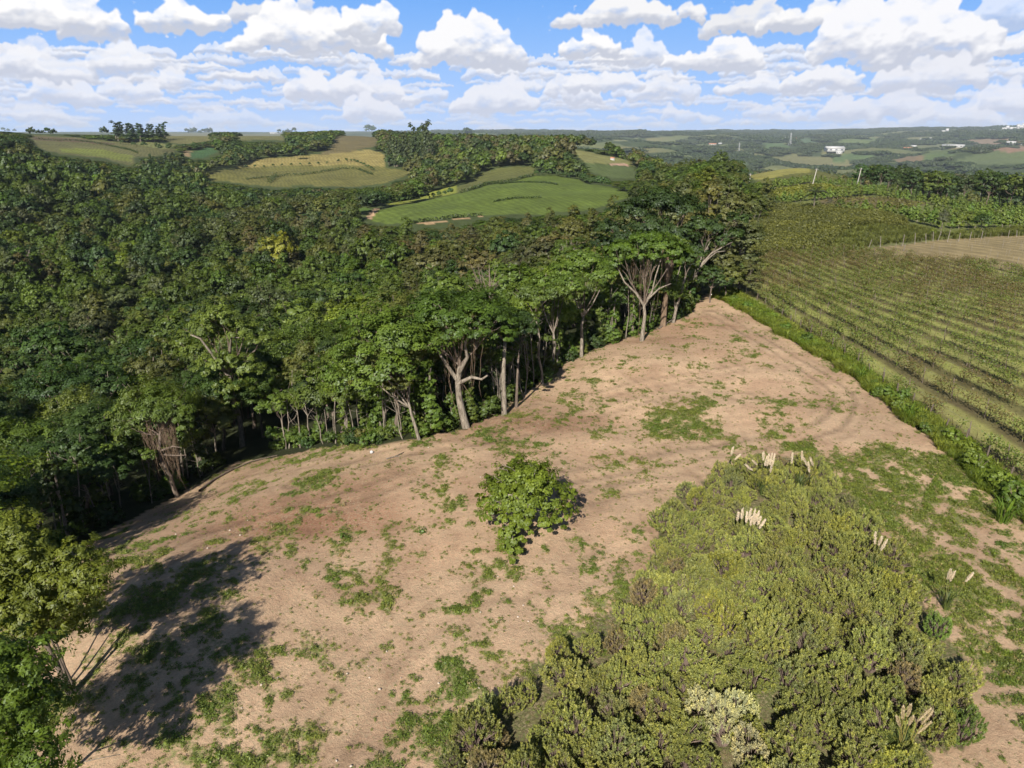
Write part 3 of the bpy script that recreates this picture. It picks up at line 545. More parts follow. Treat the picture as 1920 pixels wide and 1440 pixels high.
# ------------------------------------------------------------------ tints and place words
TI = dict(mid=(.080, .120, .022), bright=(.092, .145, .024), dark=(.044, .076, .020), olive=(.100, .116, .030), brown=(.112, .108, .042), yellow=(.185, .195, .022), blue=(.054, .092, .028), lime=(.130, .180, .024), grey=(.088, .108, .042))
TW = dict(mid='mid green', bright='fresh green', dark='dark green', olive='olive', brown='brownish', yellow='yellow', blue='bluish green', lime='lime green', grey='grey green')
def jt(c, rg=rng, a=.16): return tuple(np.array(c) * rg.uniform(1 - a, 1 + a) * rg.uniform(1 - a * .5, 1 + a * .5, 3))
def where(u, v):
    if u < 40 and v > 600: return 'at the shaded left end of the forest'
    if v > 760: return 'at the forest edge by the shadowed corner of the clearing' if u < 430 else 'at the forest edge beside the middle of the clearing'
    if v > 600: return ('deep in the dark lower forest' if u < 260 else 'just behind the vine-draped tree' if u < 480 else 'in the thick canopy above the pale trunks' if u < 800 else 'behind the forked trunks along the upper clearing')
    if v > 480: return ('in the dim forest below the brown crowns' if u < 300 else 'behind the big knotty-limbed tree' if u < 600 else 'in the sunny canopy midway up the forest' if u < 1000 else 'near the end of the dirt track')
    return ('on the wooded slope towards the far left fields' if u < 500 else 'in the valley below the large green vineyard slope' if u < 900 else 'beside the tall tree group at the end of the track')
def make_tree(key, x, y, rz, s_, tint, name, label, cat, group, z=None, parts=True, sz=None):
    tm, cm, _ = PROTO[key]; z = Z1(x, y) if z is None else z; sc = (s_, s_, s_ * (sz or 1))
    if parts and tm is not None:
        o = thing(name, label, cat, (x, y, z), rz, sc, group); link('trunk', tm, o); link('crown', cm, o, tint=tint)
    else:
        o = link(name, cm, None, (x, y, z), rz, sc, tint); o['label'] = label; o['category'] = cat
        if group: o['group'] = group
    return o
# ------------------------------------------------------------------ landmark trees, placed by the foot of their trunk
HERO = []
def hero(key, u, v, s_, tint, label, sz=None, rz=None, name='forest_tree', cat='tree', group='trees of the forest', d=None, z=None):
    if d is None: x, y = hit(u, v)
    else: r = ray(u, v); k_ = d / math.hypot(r[0], r[1]); x, y = r[0] * k_, r[1] * k_
    HERO.append((x, y, 2.6 * s_)); return make_tree(key, x, y, rng.uniform(0, 6) if rz is None else rz, s_, tint, name, label, cat, group, sz=sz, z=z), x, y
def custom_tree(u, v, label, tint, lobes, trunk_pts, r0, ncl, nlf, size, bark=BARK, limbs=(), name='forest_tree', lianas=0, zmin=-.3, group='trees of the forest', xy=None, spread=.23, twigs=3, asp=.55, core=.4, leafm=None):
    core = 0
    if name == 'forest_tree': size, nlf = size * .74, int(nlf * 1.75)
    """a tree of its own shape: trunk line, limbs and lobes given in metres from its foot"""
    rg = np.random.default_rng(int(u * 7 + v)); x, y = xy or hit(u, v); z = Z1(x, y); o = thing(name, label, 'tree', (x, y, z), 0, 1, group); HERO.append((x, y, 2.5))
    tb = MB(); P = np.array(trunk_pts, float); tb.tube(np.r_[[P[0] - (0, 0, .5)], P], np.r_[r0 * 1.5, np.linspace(r0 * 1.15, r0 * .62, len(P))], 9)
    top = P[-1]
    link('trunk', tb.data('trunk', bark, True), o); tb = MB()
    for c, r in lobes[:6]:
        c = np.asarray(c, float); t5 = np.linspace(0, 1, 6)[:, None]; mid = top * .5 + c * .5 + rg.normal(0, .5, 3) - (0, 0, .25)
        B = top * (1 - t5) ** 2 + mid * 2 * t5 * (1 - t5) + c * t5 ** 2 + rg.normal(0, .07, (6, 3)) * (t5 > 0); tb.tube(B, np.linspace(r0 * .36, r0 * .09, 6), 6)
        for q in range(twigs): tb.tube(np.linspace(B[rg.integers(2, 5)], c + rdir(1, rg, -.2)[0] * np.asarray(r) * 1.0, 4) + rg.normal(0, .12, (4, 3)) * [[0], [1], [1], [.3]], np.linspace(r0 * .15, .018, 4), 4)
    link('branches', tb.data('branches', BARK if twigs > 6 else DBARK, True), o)
    for L_ in limbs: lm = MB(); L_ = np.array(L_, float); lm.tube(L_, np.linspace(r0 * .6, r0 * .2, len(L_)), 7); link('limb', lm.data('limb', bark, True), o)
    mb = MB(); crown(mb, lobes, ncl, nlf, size, rg, core=core, spread=spread, zmin=zmin, asp=asp); link('crown', mb.data('crown', leafm or LEAF), o, tint=tint)
    if lianas:
        lm = MB()
        for q in range(lianas):
            c, r = lobes[rg.integers(0, len(lobes))]; a = rg.uniform(0, 6.28); s0 = np.array([P[-1][0] * .45 + c[0] * .4 + r[0] * .35 * cos(a), c[1] * .4 + r[1] * .35 * sin(a), c[2] - r[2] * .5]); e0 = np.array([P[0][0] + rg.normal(0, .45), P[0][1] + rg.normal(0, .45), rg.uniform(.1, s0[2] * .55)])
            t5 = np.linspace(0, 1, 7)[:, None]; m_ = (s0 + e0) / 2 - (0, 0, rg.uniform(0, .9)); e0 = e0 if q % 5 == 0 else s0 * (.8, .8, 1) - (0, 0, rg.uniform(.5, max(.6, s0[2] * .75))); m_ = (s0 + e0) / 2 + rg.normal(0, .25, 3); lm.tube(s0 * (1 - t5) ** 2 + m_ * 2 * t5 * (1 - t5) + e0 * t5 ** 2 + rg.normal(0, .07, (7, 3)), rg.uniform(.008, .022), 4)
        link('hanging_lianas', lm.data('hanging_lianas', VINEM, True), o)
    return o
rl = lambda *a: [((x, y, z), (r, r, r * f)) for x, y, z, r, f in a]
custom_tree(333, 932, 'tree draped with brown hanging lianas beside the shadowed corner of the clearing', TI['mid'], rl((-2.4, .8, 7.6, 1.6, .6), (-.4, -.6, 8.3, 1.8, .55), (1.2, .4, 7.9, 1.5, .6), (-1.2, 1.5, 8.9, 1.7, .6), (-3.4, -.3, 6.7, 1.0, .6), (.6, 1.8, 8.7, 1.4, .6), (2.0, -.4, 7.0, .8, .6)),
            [(0, 0, 0), (-.25, 0, 1.1), (-.3, 0, 2.1), (-.8, 0, 3.4), (-.9, .1, 4.8), (-.7, .2, 6)], .19, 170, 26, .21, DBARK, [[(-.7, 0, 4.6), (.5, -.2, 5.1), (1.3, -.3, 5.0)], [(-.6, 0, 4.2), (.6, -.2, 4.2), (1.6, -.3, 4.3)]], lianas=120, spread=.3, asp=.3, core=.3)
custom_tree(455, 838, 'large tree with knotty pale limbs showing through clumped foliage', (.105, .145, .028), rl((-2.6, 0.5, 14.03, 2.2, 0.75), (-0.4, 0, 15.62, 2.2, 0.7), (-3.8, 0.5, 11.35, 2, 0.75), (1.8, 0.5, 13.66, 2.1, 0.75), (3.9, 0.6, 12.44, 1.7, 0.8), (0.6, -1.2, 10.49, 1.9, 0.8), (-1.6, -1.3, 10, 1.8, 0.8), (2.6, -1, 10, 1.7, 0.8), (-0.2, -1.6, 7.56, 1.5, 0.9), (1.4, -1.6, 7.81, 1.2, 0.9), (-0.9, 2, 12.81, 2.4, 0.8), (0.3, -1.7, 5.61, 0.9, 0.9)),
            [(0, 0, 0), (0.1, 0, 1.83), (0, 0.2, 3.9), (-0.3, 0.2, 6.34), (-0.5, 0.1, 8.78)], .30, 330, 34, .20, BARK, [[(-0.5, 0, 8.54), (-1.6, -0.9, 11.47), (-2.3, -1.5, 13.3), (-3.2, -1.7, 13.79)], [(-0.5, 0, 8.78), (0.4, -0.8, 11.71), (1, -1.4, 13.42), (1.9, -1.5, 13.42)]], lianas=30, core=.35)
custom_tree(533, 838, 'small round bright tree on thin stems below the large knotty tree', TI['bright'], rl((0, 0, 5.2, 1.05, 1.1), (.3, .1, 4.3, .95, 1), (-.6, -.2, 4.6, .7, 1)), [(0, 0, 0), (.1, 0, 1.5), (0, 0, 3.2)], .07, 70, 26, .18, BARK)
custom_tree(786, 826, 'slender white-barked tree bending over the middle forest edge', TI['olive'], rl((-3.2, .6, 6.9, 1.3, .7), (-2.2, .8, 7.6, 1.2, .6), (-.3, .8, 7.2, 1.1, .7), (-1.2, -.3, 5.2, .8, 1)), [(0, 0, 0), (-.25, 0, 1.2), (-.55, 0, 2.4), (-.75, .1, 3.4)], .14, 110, 26, .17, BARK, [[(-.7, 0, 3), (-1.5, .1, 4.1), (-2.3, .2, 5.3), (-2.9, .4, 6.5)], [(-.75, .1, 3.4), (-.6, .1, 4.8), (-.4, .5, 6.6)], [(-.9, .1, 3.1), (-2.1, .2, 3.9), (-3.3, .3, 5.0), (-3.7, .5, 6.3)]])
custom_tree(874, 802, 'broad flat-topped tree on a thick pale trunk at the clearing edge', (.062, .108, .018), rl((-3.9, .6, 9.3, 1.9, .6), (-1.7, -.2, 10.2, 2.2, .55), (.8, -.2, 10.4, 2.2, .55), (2.9, .5, 9.8, 1.9, .55), (-5.4, 1.5, 8.2, 1.6, .6), (-2.8, 2.2, 10.4, 2.2, .6), (1.0, 2.4, 10.9, 2.3, .6), (-6.3, -.3, 7.1, 1.3, .7), (-.6, -1.6, 9.3, 1.5, .6), (-4.6, -.9, 7.3, 1.5, .8), (-2.6, -1.3, 8.3, 1.4, .7), (3.6, -.6, 8.7, 1.3, .7), (-5.2, .2, 5.8, 1.2, 1), (1.6, -1.2, 9.0, 1.2, .7)),
            [(0, 0, 0), (-.3, 0, 1.4), (-.55, 0, 2.8), (-.65, .1, 4.3), (-.4, .1, 5.8)], .33, 330, 34, .19, BARK, [[(-.6, 0, 4.4), (-1.6, 0, 6), (-2.4, .2, 7.3), (-3.4, .6, 8.8)], [(-.5, 0, 5.2), (.3, -.5, 6.8), (.1, -.7, 8.0), (1.0, -.6, 9.5)], [(-.6, 0, 4.2), (.6, -.3, 4.9), (1.5, -.6, 4.8), (2.0, -.7, 5.2)]], lianas=30, core=.3)
custom_tree(945, 778, 'straight grey trunk in the gap right of the broad flat-topped tree', TI['dark'], rl((0, .6, 8.6, 1.9, .7), (1.6, 1.2, 8.0, 1.5, .7), (-1.2, 1.5, 8.4, 1.7, .7)), [(0, 0, 0), (.02, 0, 1.5), (-.05, 0, 3.2), (0, .1, 5), (.1, .3, 7)], .24, 140, 28, .19, BARK)
custom_tree(968, 764, 'shorter grey trunk beside the straight trunk at the forest gap', TI['dark'], rl((.6, 1.0, 7.9, 1.5, .8), (-.3, 1.6, 8.4, 1.5, .7)), [(0, 0, 0), (.05, 0, 1.5), (.1, 0, 3.2), (.2, .1, 5)], .14, 100, 26, .19, DBARK)
custom_tree(1017, 720, 'slim sinuous pale tree where the forest edge turns up the slope', TI['mid'], rl((-.6, .8, 9.3, 1.9, .6), (1.1, .6, 9.8, 1.8, .55), (-2.2, 1.5, 9.6, 1.8, .6)), [(0, 0, 0), (-.1, 0, 1.5), (-.5, 0, 3.2), (-.35, 0, 5), (-.8, .1, 7.3)], .13, 150, 28, .2, BARK)
custom_tree(1031, 704, 'forked slim tree with a crooked pale stem behind the sinuous one', TI['bright'], rl((.4, .6, 9.6, 1.7, .6), (1.8, 1.2, 10.1, 1.9, .55), (-.8, 1.6, 10.0, 1.7, .6)), [(0, 0, 0), (.35, 0, 1.6), (.5, 0, 3.4), (.3, 0, 5)], .13, 140, 28, .2, BARK, [[(.3, 0, 4.8), (.7, 0, 6.6), (.8, .2, 8.4)], [(.3, 0, 4.8), (-.5, .1, 6.5), (-1.1, .4, 8.6)]])
custom_tree(1090, 670, 'pale forked tree with a bright crown above the bend of the forest edge', TI['bright'], rl((-1.9, .4, 10.2, 2.0, .6), (1.9, .4, 9.8, 1.9, .6), (.1, 1.4, 11.3, 2.4, .55), (-.5, -.6, 8.4, 1.0, .8)), [(0, 0, 0), (0, 0, 1.8), (-.1, 0, 3.8), (.1, 0, 5.2)], .2, 210, 28, .21, BARK, [[(.1, 0, 5.1), (1.1, 0, 6.5), (1.9, .1, 8.2)], [(0, 0, 5), (-.7, 0, 6.5), (-1.5, .1, 8.3)]])
custom_tree(1203, 640, 'wide Y-shaped bare trunk carrying a flat bright crown', (.072, .122, .017), rl((-3.0, .3, 11.6, 2.1, .5), (-.6, 0, 12.3, 2.3, .5), (2.0, .2, 12.2, 2.2, .5), (4.0, .4, 11.4, 1.8, .55), (-4.6, .8, 11.0, 1.8, .55), (.8, 2, 12.6, 2.4, .5), (-4.2, -.4, 10, 1.3, .7), (3.4, -.5, 10.4, 1.3, .7), (-1.2, -.8, 11, 1.4, .6), (1.2, -.8, 10.8, 1.3, .6)),
            [(0, 0, 0), (.1, 0, 1.7), (.2, 0, 3.4), (0, 0, 4.8)], .25, 290, 30, .22, BARK, [[(0, 0, 4.6), (-1.1, 0, 6.2), (-2.6, 0, 7.6), (-3.5, 0, 9.3), (-3.9, .2, 11)], [(.1, 0, 4.7), (.9, 0, 6.3), (1.2, 0, 8.2), (1.9, .1, 11)], [(.4, 0, 5.4), (1.8, 0, 6.8), (3.2, 0, 7.4)]], lianas=25)
custom_tree(1243, 612, 'thick trunk wrapped in reddish dry vines near the end of the track', TI['mid'], rl((-.6, .3, 11.2, 1.8, .6), (1.2, .5, 11.0, 1.6, .6)), [(0, 0, 0), (0, 0, 2.2), (.1, 0, 4.6), (0, 0, 8), (.2, 0, 9.5)], .38, 130, 26, .22, VINEM, lianas=70)
custom_tree(1262, 606, 'twin leaning pale stems between the vine-wrapped trunk and the track', TI['dark'], rl((1.2, .6, 8.8, 1.5, .7), (2.6, .8, 9.6, 1.5, .7)), [(0, 0, 0), (.3, 0, 2.2), (.8, 0, 4.4), (1.2, 0, 6.5)], .2, 90, 26, .22, BARK, [[(.2, 0, 1.8), (-.2, 0, 4), (.1, 0, 6.5), (.4, 0, 8)]])
custom_tree(1296, 566, 'leaning tree with tangled silvery limbs over the end of the track', TI['dark'], rl((4.2, .6, 9.2, 1.6, .6), (5.6, .2, 10.4, 1.7, .6), (2.4, .8, 11.0, 1.9, .7), (6.6, .8, 12.6, 1.8, .7), (.2, 1, 11.6, 2.0, .7)), [(0, 0, 0), (.1, 0, 2), (.5, 0, 4.3), (1.4, 0, 6.4)], .24, 180, 26, .24, BARK, [[(1.2, 0, 6), (2.4, -.3, 7.6), (4.0, -.5, 8.6), (5.4, -.4, 9.3)], [(.6, 0, 4.8), (2, -.3, 6.8), (3.1, -.5, 7.8), (4.4, -.6, 8.0)], [(.5, 0, 4.3), (.9, -.3, 7), (2.0, -.5, 9.4)]], twigs=4)
# the massive dark tree and the olive eucalypts behind it
PX = lambda u, d: (ray(u, 520)[0] * d / math.hypot(ray(u, 520)[0], ray(u, 520)[1]), ray(u, 520)[1] * d / math.hypot(ray(u, 520)[0], ray(u, 520)[1]))
custom_tree(1240, 560, 'massive dark green tree with a broad layered crown at the end of the track', (.034, .060, .018), rl((-8.6, 0, 12.0, 2.6, .6), (-5.2, -.6, 14.6, 3.2, .6), (-1.2, -.4, 16.2, 3.6, .6), (3.0, 0, 15.2, 3.3, .6), (6.6, .6, 12.6, 2.7, .65), (-6.6, -1.4, 10.6, 2.7, .6), (-2.6, -2.2, 12.2, 3.2, .6), (1.8, -2.2, 11.6, 3.2, .6), (5.4, -1.2, 9.8, 2.3, .65), (-1.2, 3, 15.6, 4, .6), (-9.6, 1.5, 9.6, 2.2, .6)),
            [(0, 0, 0), (.2, 0, 3), (.5, 0, 6), (.3, 0, 9)], .8, 640, 30, .26, DBARK, twigs=2, xy=PX(1240, 116), core=.5)
euc = [(1150, 128, .82, .95), (1205, 132, .92, .98), (1262, 140, .96, 1.0), (1318, 136, .93, 1.0), (1366, 130, .92, .92), (1385, 122, .80, .85), (1290, 128, .78, .9), (1352, 117, .72, .72), (1338, 145, .98, 1.0), (1235, 150, .95, 1.0), (1172, 145, .86, .98), (1390, 140, .86, .82), (1130, 140, .7, .9), (1402, 116, .5, .62)]
for q, (u, d, s_, sz) in enumerate(euc):
    x, y = PX(u, d); HERO.append((x, y, 4)); tn = [(.125, .125, .038), (.105, .115, .040), (.088, .105, .038)][q % 3]
    make_tree('euc%d' % (q % 4), x, y, q * 1.7, s_, tn, 'eucalyptus_tree', ['olive', 'grey green', 'dull green'][q % 3] + ' eucalyptus in the tall group behind the massive dark tree', 'tree', 'eucalyptus group at the end of the track', sz=sz)
for q, (u, d, s_, sz) in enumerate(((1335, 112, .8, .8), (1362, 115, .75, .85), (1388, 121, .7, .8), (1302, 118, .9, .9), (1405, 128, .7, .9), (1180, 118, .9, .9), (1130, 125, .95, 1))):
    x, y = PX(u, d); HERO.append((x, y, 3)); make_tree('mid%d' % (q % 5), x, y, q, s_, [TI['dark'], TI['olive'], TI['mid']][q % 3], 'forest_tree', ['dark', 'olive', 'mid green'][q % 3] + ' smaller tree filling the foot of the eucalyptus group', 'tree', 'trees of the forest', sz=sz)
x, y = PX(1318, 172); make_tree('euc2', x, y, 1, 1.15, (.10, .125, .022), 'eucalyptus_tree', 'yellowish green treetop rising highest behind the eucalyptus group', 'tree', None, sz=.88)
for u, d, s_, key in ((530, 235, 1.45, 'mid1'), (575, 92, .62, 'near2'), (548, 238, .9, 'mid2'), (1040, 215, .9, 'mid0')):
    x, y = PX(u, d); hz = {530: 'tall yellow tree standing out of the dark valley forest', 575: 'small bright yellow tree behind the large knotty tree', 548: 'yellow tree leaning on the tall yellow one in the valley', 1040: 'lime tinted tree below the large green vineyard slope'}[u]
    HERO.append((x, y, 4)); make_tree(key, x, y, 1, s_, TI['yellow'] if u != 1040 else TI['lime'], 'forest_tree', hz, 'tree', None, sz=1.35 if u != 575 else 1.5)
# ---- lone trees on the cleared field
custom_tree(960, 1030, 'lone leafy tree with drooping branches standing on the bare clearing', (.118, .162, .020), rl((0, -1.0, 2.2, 1.3, 1), (-1.0, -.8, 2.6, 1.2, 1), (-.6, -2.7, 1.0, .9, 1), (1.0, .2, 3.3, 1.3, .9), (-.5, .6, 3.4, 1.3, .9), (-1.3, .2, 2.5, 1.35, .95), (.5, .6, 3.2, 1.6, .85), (1.9, 0, 2.2, 1.3, .95), (-.4, 1.8, 3.0, 1.5, .85), (1.2, 1.9, 2.7, 1.4, .8), (-1.9, -.7, 1.3, .95, 1), (-.5, -2.0, 1.3, .95, 1.1), (-.75, -3.0, .9, .85, 1), (-.6, -3.9, .7, .75, 1), (3.2, .8, 2.0, .8, .9), (-2.5, .6, 1.6, .8, .9), (.2, 2.6, 3.0, .9, .8), (.6, -1.5, 1.6, 1.0, 1), (2.6, -.6, 1.3, .9, 1), (1.6, -1.4, 1.1, .8, 1), (-1.6, 1.2, 2.2, 1.2, 1), (-.3, -.9, 2.6, 1.1, .9)),
            [(0, 0, 0), (.1, 0, .6), (.3, .1, 1.5)], .2, 620, 44, .085, BARK, [[(.3, 0, 1.4), (-.3, -.9, 2.8), (-.9, -1.3, 3.1)], [(.3, 0, 1.4), (.5, -1.2, 2.6), (.3, -1.9, 2.5)]], name='lone_tree', zmin=-.7, group=None, xy=(.65, 41.3), spread=.21, twigs=8, asp=.7, core=0)
custom_tree(140, 1310, 'yellow-green many-stemmed tree at the lower left casting a long shadow', (.115, .140, .020), rl((2.2, .2, 6.6, 1.2, .8), (1.6, .4, 5.4, 1.1, .9), (1.8, .3, 7.6, .9, .8), (-1, .3, 3.9, 1.2, 1), (-2.6, .2, 3.9, 1.2, 1), (.3, .5, 4.2, 1.1, 1), (-1.6, .2, 7.1, 1.5, .7), (-.4, .3, 7.6, 1.3, .7), (-3.0, .4, 6.5, 1.5, .75), (.5, .3, 6.4, 1.2, .8), (-1.8, -.6, 5.5, 1.5, .8), (-3.6, -.3, 5.0, 1.4, .8), (-.5, -.6, 4.8, 1.2, .9), (-2.4, .9, 6.9, 1.5, .7), (-4.6, .3, 6.2, 1.3, .8), (-.2, .5, 5.6, 1.2, .9), (1.2, .4, 5.0, 1.2, .9), (-1.4, .6, 4.2, 1.4, .9), (.6, .2, 3.6, .9, 1), (-2.6, .2, 5.9, 1.5, .9), (1.0, .6, 7.0, 1.0, .8), (-.6, .4, 8.6, 1.1, .9)),
            [(0, 0, 0), (-.25, .05, 1.5), (-.6, .1, 3), (-.9, .1, 4.5)], .13, 900, 52, .09, DBARK, [[(.15, 0, -.2), (-.05, .05, 1.6), (-.3, .1, 3.2), (-.3, .1, 4.8)], [(-.4, 0, -.2), (-.8, 0, 1.4), (-1.4, 0, 3), (-1.8, 0, 4.8)], [(-.7, -.1, -.2), (-1.3, -.1, 1.5), (-2.2, 0, 3), (-3.0, 0, 4.5)], [(.3, .1, -.2), (.0, .1, 1.5), (-.1, .1, 3), (.2, .2, 5.2)]], name='clearing_tree', group=None, xy=(-20.9, 26.8), asp=.42)
custom_tree(60, 1400, 'bright green bushy tree cut off by the bottom left corner', (.085, .135, .016), rl((.6, .3, 8.9, 1.4, .9), (2.2, .6, 7.6, 1.3, .9), (-1.4, .5, 8.6, 1.5, .9), (1.6, 0, 8.2, 1.2, .9), (0, 0, 7.4, 1.5, .9), (1.4, .1, 6.3, 1.4, .95), (-1.6, .2, 6.8, 1.6, .9), (1.0, -.4, 4.6, 1.4, .9), (-1, -.5, 5, 1.5, .9), (2.0, .9, 5.1, 1.3, .9), (-2.4, 0, 5.2, 1.5, .9), (.2, 1.1, 6.2, 1.6, .9), (1.2, 1.9, 4.8, 1.4, .9), (2.6, 0, 4.0, 1.1, .9), (0, 1.8, 3.6, 1.4, .9)),
            [(0, 0, 0), (0, 0, 1.5), (.1, 0, 3)], .12, 900, 52, .09, DBARK, name='clearing_tree', group=None, xy=(-19.2, 19.4), asp=.42)
# ------------------------------------------------------------------ the forest, tree by tree on a jittered grid
def field_mask(x, y):
    m = inside(PLATEAU, x, y) | inside(CLEAR, x, y)
    for P, c in PZ: m |= inside(P, x, y)
    return m
def tintname(x, y, rg):
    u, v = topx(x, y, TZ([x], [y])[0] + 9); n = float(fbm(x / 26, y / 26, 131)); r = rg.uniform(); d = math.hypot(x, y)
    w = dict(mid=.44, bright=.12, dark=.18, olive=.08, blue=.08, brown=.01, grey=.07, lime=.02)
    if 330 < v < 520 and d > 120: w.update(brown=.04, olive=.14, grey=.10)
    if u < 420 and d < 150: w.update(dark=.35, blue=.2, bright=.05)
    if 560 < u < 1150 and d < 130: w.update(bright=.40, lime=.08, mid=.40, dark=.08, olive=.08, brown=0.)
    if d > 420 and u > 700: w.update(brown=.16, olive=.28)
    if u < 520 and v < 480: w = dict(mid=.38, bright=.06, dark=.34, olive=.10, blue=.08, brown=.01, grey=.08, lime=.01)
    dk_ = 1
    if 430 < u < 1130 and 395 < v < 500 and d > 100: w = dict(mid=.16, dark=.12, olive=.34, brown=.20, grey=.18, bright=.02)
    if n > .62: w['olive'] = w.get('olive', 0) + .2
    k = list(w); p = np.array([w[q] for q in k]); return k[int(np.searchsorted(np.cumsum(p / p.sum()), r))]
rg = np.random.default_rng(77); tn = 'mid'
PZPX += [(np.array(q_, float), dm_) for q_, dm_ in (([(-300, -200), (2300, -200), (2300, 232), (1500, 238), (1000, 247), (930, 246), (880, 244), (700, 238), (640, 240), (560, 245), (420, 245), (330, 248), (200, 252), (60, 250), (0, 244), (-300, 236)], 5000),
  ([(1395, 262), (1960, 262), (1960, 300), (1750, 304), (1650, 296), (1500, 296), (1440, 304), (1400, 322)], 1200), ([(1400, 340), (1440, 314), (1500, 300), (1610, 303), (1608, 322), (1520, 323), (1450, 334)], 500))]
def grid(x0, x1, y0, y1, st):
    xs, ys = np.meshgrid(np.arange(x0, x1, st), np.arange(y0, y1, st)); xs = xs + (np.arange(xs.shape[0]) % 2 * .5 * st)[:, None]
    return (xs + rg.uniform(-.36, .36, xs.shape) * st).ravel(), (ys + rg.uniform(-.36, .36, ys.shape) * st).ravel()
def cull(x, y, m=70, zt=12):
    u, v = topx(x, y, TZ(x, y) + zt); u2, v2 = topx(x, y, TZ(x, y)); ok = (u > -m - 160) & (u < 1920 + m) & (v < 1440 + 200) & (np.hypot(x, y) > 20) & (y > 5); return ok
fx, fy = grid(-190, 60, 24, 215, 6.5); d_ = np.hypot(fx, fy); ok = (d_ < 190) & cull(fx, fy) & ~field_mask(fx, fy); fx, fy = fx[ok], fy[ok]
for q in range(0, len(HERO)): k = np.hypot(fx - HERO[q][0], fy - HERO[q][1]) > HERO[q][2]; fx, fy = fx[k], fy[k]
# keep feet one and a half metres inside the forest from its edge
ek = np.ones(len(fx), bool)
for ox, oy in ((1.5, 0), (-1.5, 0), (0, -1.8), (1.2, -1.2)): ek &= ~field_mask(fx + ox, fy + oy)
fx, fy = fx[ek], fy[ek]; order = np.argsort(np.hypot(fx, fy)); fx, fy = fx[order], fy[order]; fz = TZ(fx, fy)
def shows(x, y, z):
    return True
NIND = 280; stuff = []
for q in range(len(fx)):
    x, y, z = fx[q], fy[q], fz[q]; d = math.hypot(x, y); tn = tintname(x, y, rg); s_ = rg.uniform(.8, 1.5) * (.94 if d < 75 else 1.0)
    if d > 110 and tn in ('olive', 'brown', 'grey') and rg.uniform() < .6: s_ *= 1.15
    tall = rg.uniform(.84, 1.2) * (.82 if s_ > 1.15 else 1)
    if q < NIND:
        u, v = topx(x, y, z + 6); far_ = d > 105
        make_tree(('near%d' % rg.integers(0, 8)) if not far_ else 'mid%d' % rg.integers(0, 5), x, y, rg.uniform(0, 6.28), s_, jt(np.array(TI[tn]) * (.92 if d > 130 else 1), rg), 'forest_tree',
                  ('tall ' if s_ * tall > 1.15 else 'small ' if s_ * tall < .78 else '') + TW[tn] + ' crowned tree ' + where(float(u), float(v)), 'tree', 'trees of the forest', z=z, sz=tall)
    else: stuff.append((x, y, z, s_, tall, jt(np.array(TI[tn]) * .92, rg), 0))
print('near forest', len(fx))
for (x0, x1, y0, y1, st, dmin, dmax, kind) in ((-420, 260, 120, 470, 7.0, 190, 430, 1), (-900, 330, 250, 900, 8.2, 430, 860, 2), (-1500, 900, 500, 1750, 11., 860, 1750, 2)):
    x, y = grid(x0, x1, y0, y1, st); d_ = np.hypot(x, y); ok = (d_ > dmin) & (d_ < dmax) & cull(x, y) & ~field_mask(x, y); x, y = x[ok], y[ok]
    if dmax > 1000: k = (fbm(x / 300, y / 300, 61) < .60) | (np.hypot(x, y) < 1400); x, y = x[k], y[k]
    z = TZ(x, y); n = len(x); ss_ = rg.uniform(.78, 1.4, n) * (st / 7 if kind == 2 and st > 9 else 1.08); ta_ = rg.uniform(.8, 1.25, n) / (1 if st < 9 else 1.35); hf = np.zeros(n); dq = np.hypot(x, y)
    for f in (1, .75, .5, .3):                                                        # trees stay low where the photo looks over them at the fields
        occ = np.zeros(n, bool)
        for part_ in (1., .8, .6, .4):
            for ox in (-3.5, 0, 3.5):
                tu, tv = topx(x + ox, y, z - .5 + 10.6 * ss_ * ta_ * f * part_)
                for pp, dm_ in PZPX: occ |= inside(pp, tu, tv) & (dq < dm_ + 260)
        hf = np.where((hf == 0) & ~occ, f, hf)
    k = hf > 0
    for q in np.nonzero(k)[0]:
        tn = tintname(x[q], y[q], rg) if q % 2 == 0 else tn
        stuff.append((x[q], y[q], z[q] - .5, ss_[q], ta_[q] * hf[q], jt(np.array(TI[tn]) * (.90 if kind == 1 else .88), rg), kind))
st_ = np.array([(a[0], a[1], a[2]) for a in stuff]); kk = np.array([a[6] for a in stuff]); ss = np.array([a[3] for a in stuff]); ta = np.array([a[4] for a in stuff]); tt_ = np.array([a[5] for a in stuff])
print('forest mass', len(stuff))
def src(name, key): return [o for o in S.objects if o.type == 'MESH' and o.data == PROTO[key][1]][:1] or [link(name, PROTO[key][1])]
def mass(name, label, m, keys, srcs, tint=None):
    n = int(m.sum()); ix = rg.integers(0, len(keys), n)
    if len(srcs) > len(keys):                                                         # tall olive crowns among the round ones
        tm_ = (rg.uniform(0, 1, n) < .55) & (tt_[m][:, 0] > .066) & (ta[m] > .85) & (np.hypot(st_[m][:, 0], st_[m][:, 1]) < 330); ix[tm_] = len(keys) + rg.integers(0, 2, int(tm_.sum())); w_ = np.nonzero(m)[0][tm_]; ss[w_] *= .58; ta[w_] = 1.05
    scatter(name, label, st_[m], rg.uniform(0, 6.28, n), np.c_[ss[m], ss[m], ss[m] * ta[m]], ix, tt_[m], srcs)
nearsrc = [src('x', 'mid%d' % k)[0] for k in range(5)]
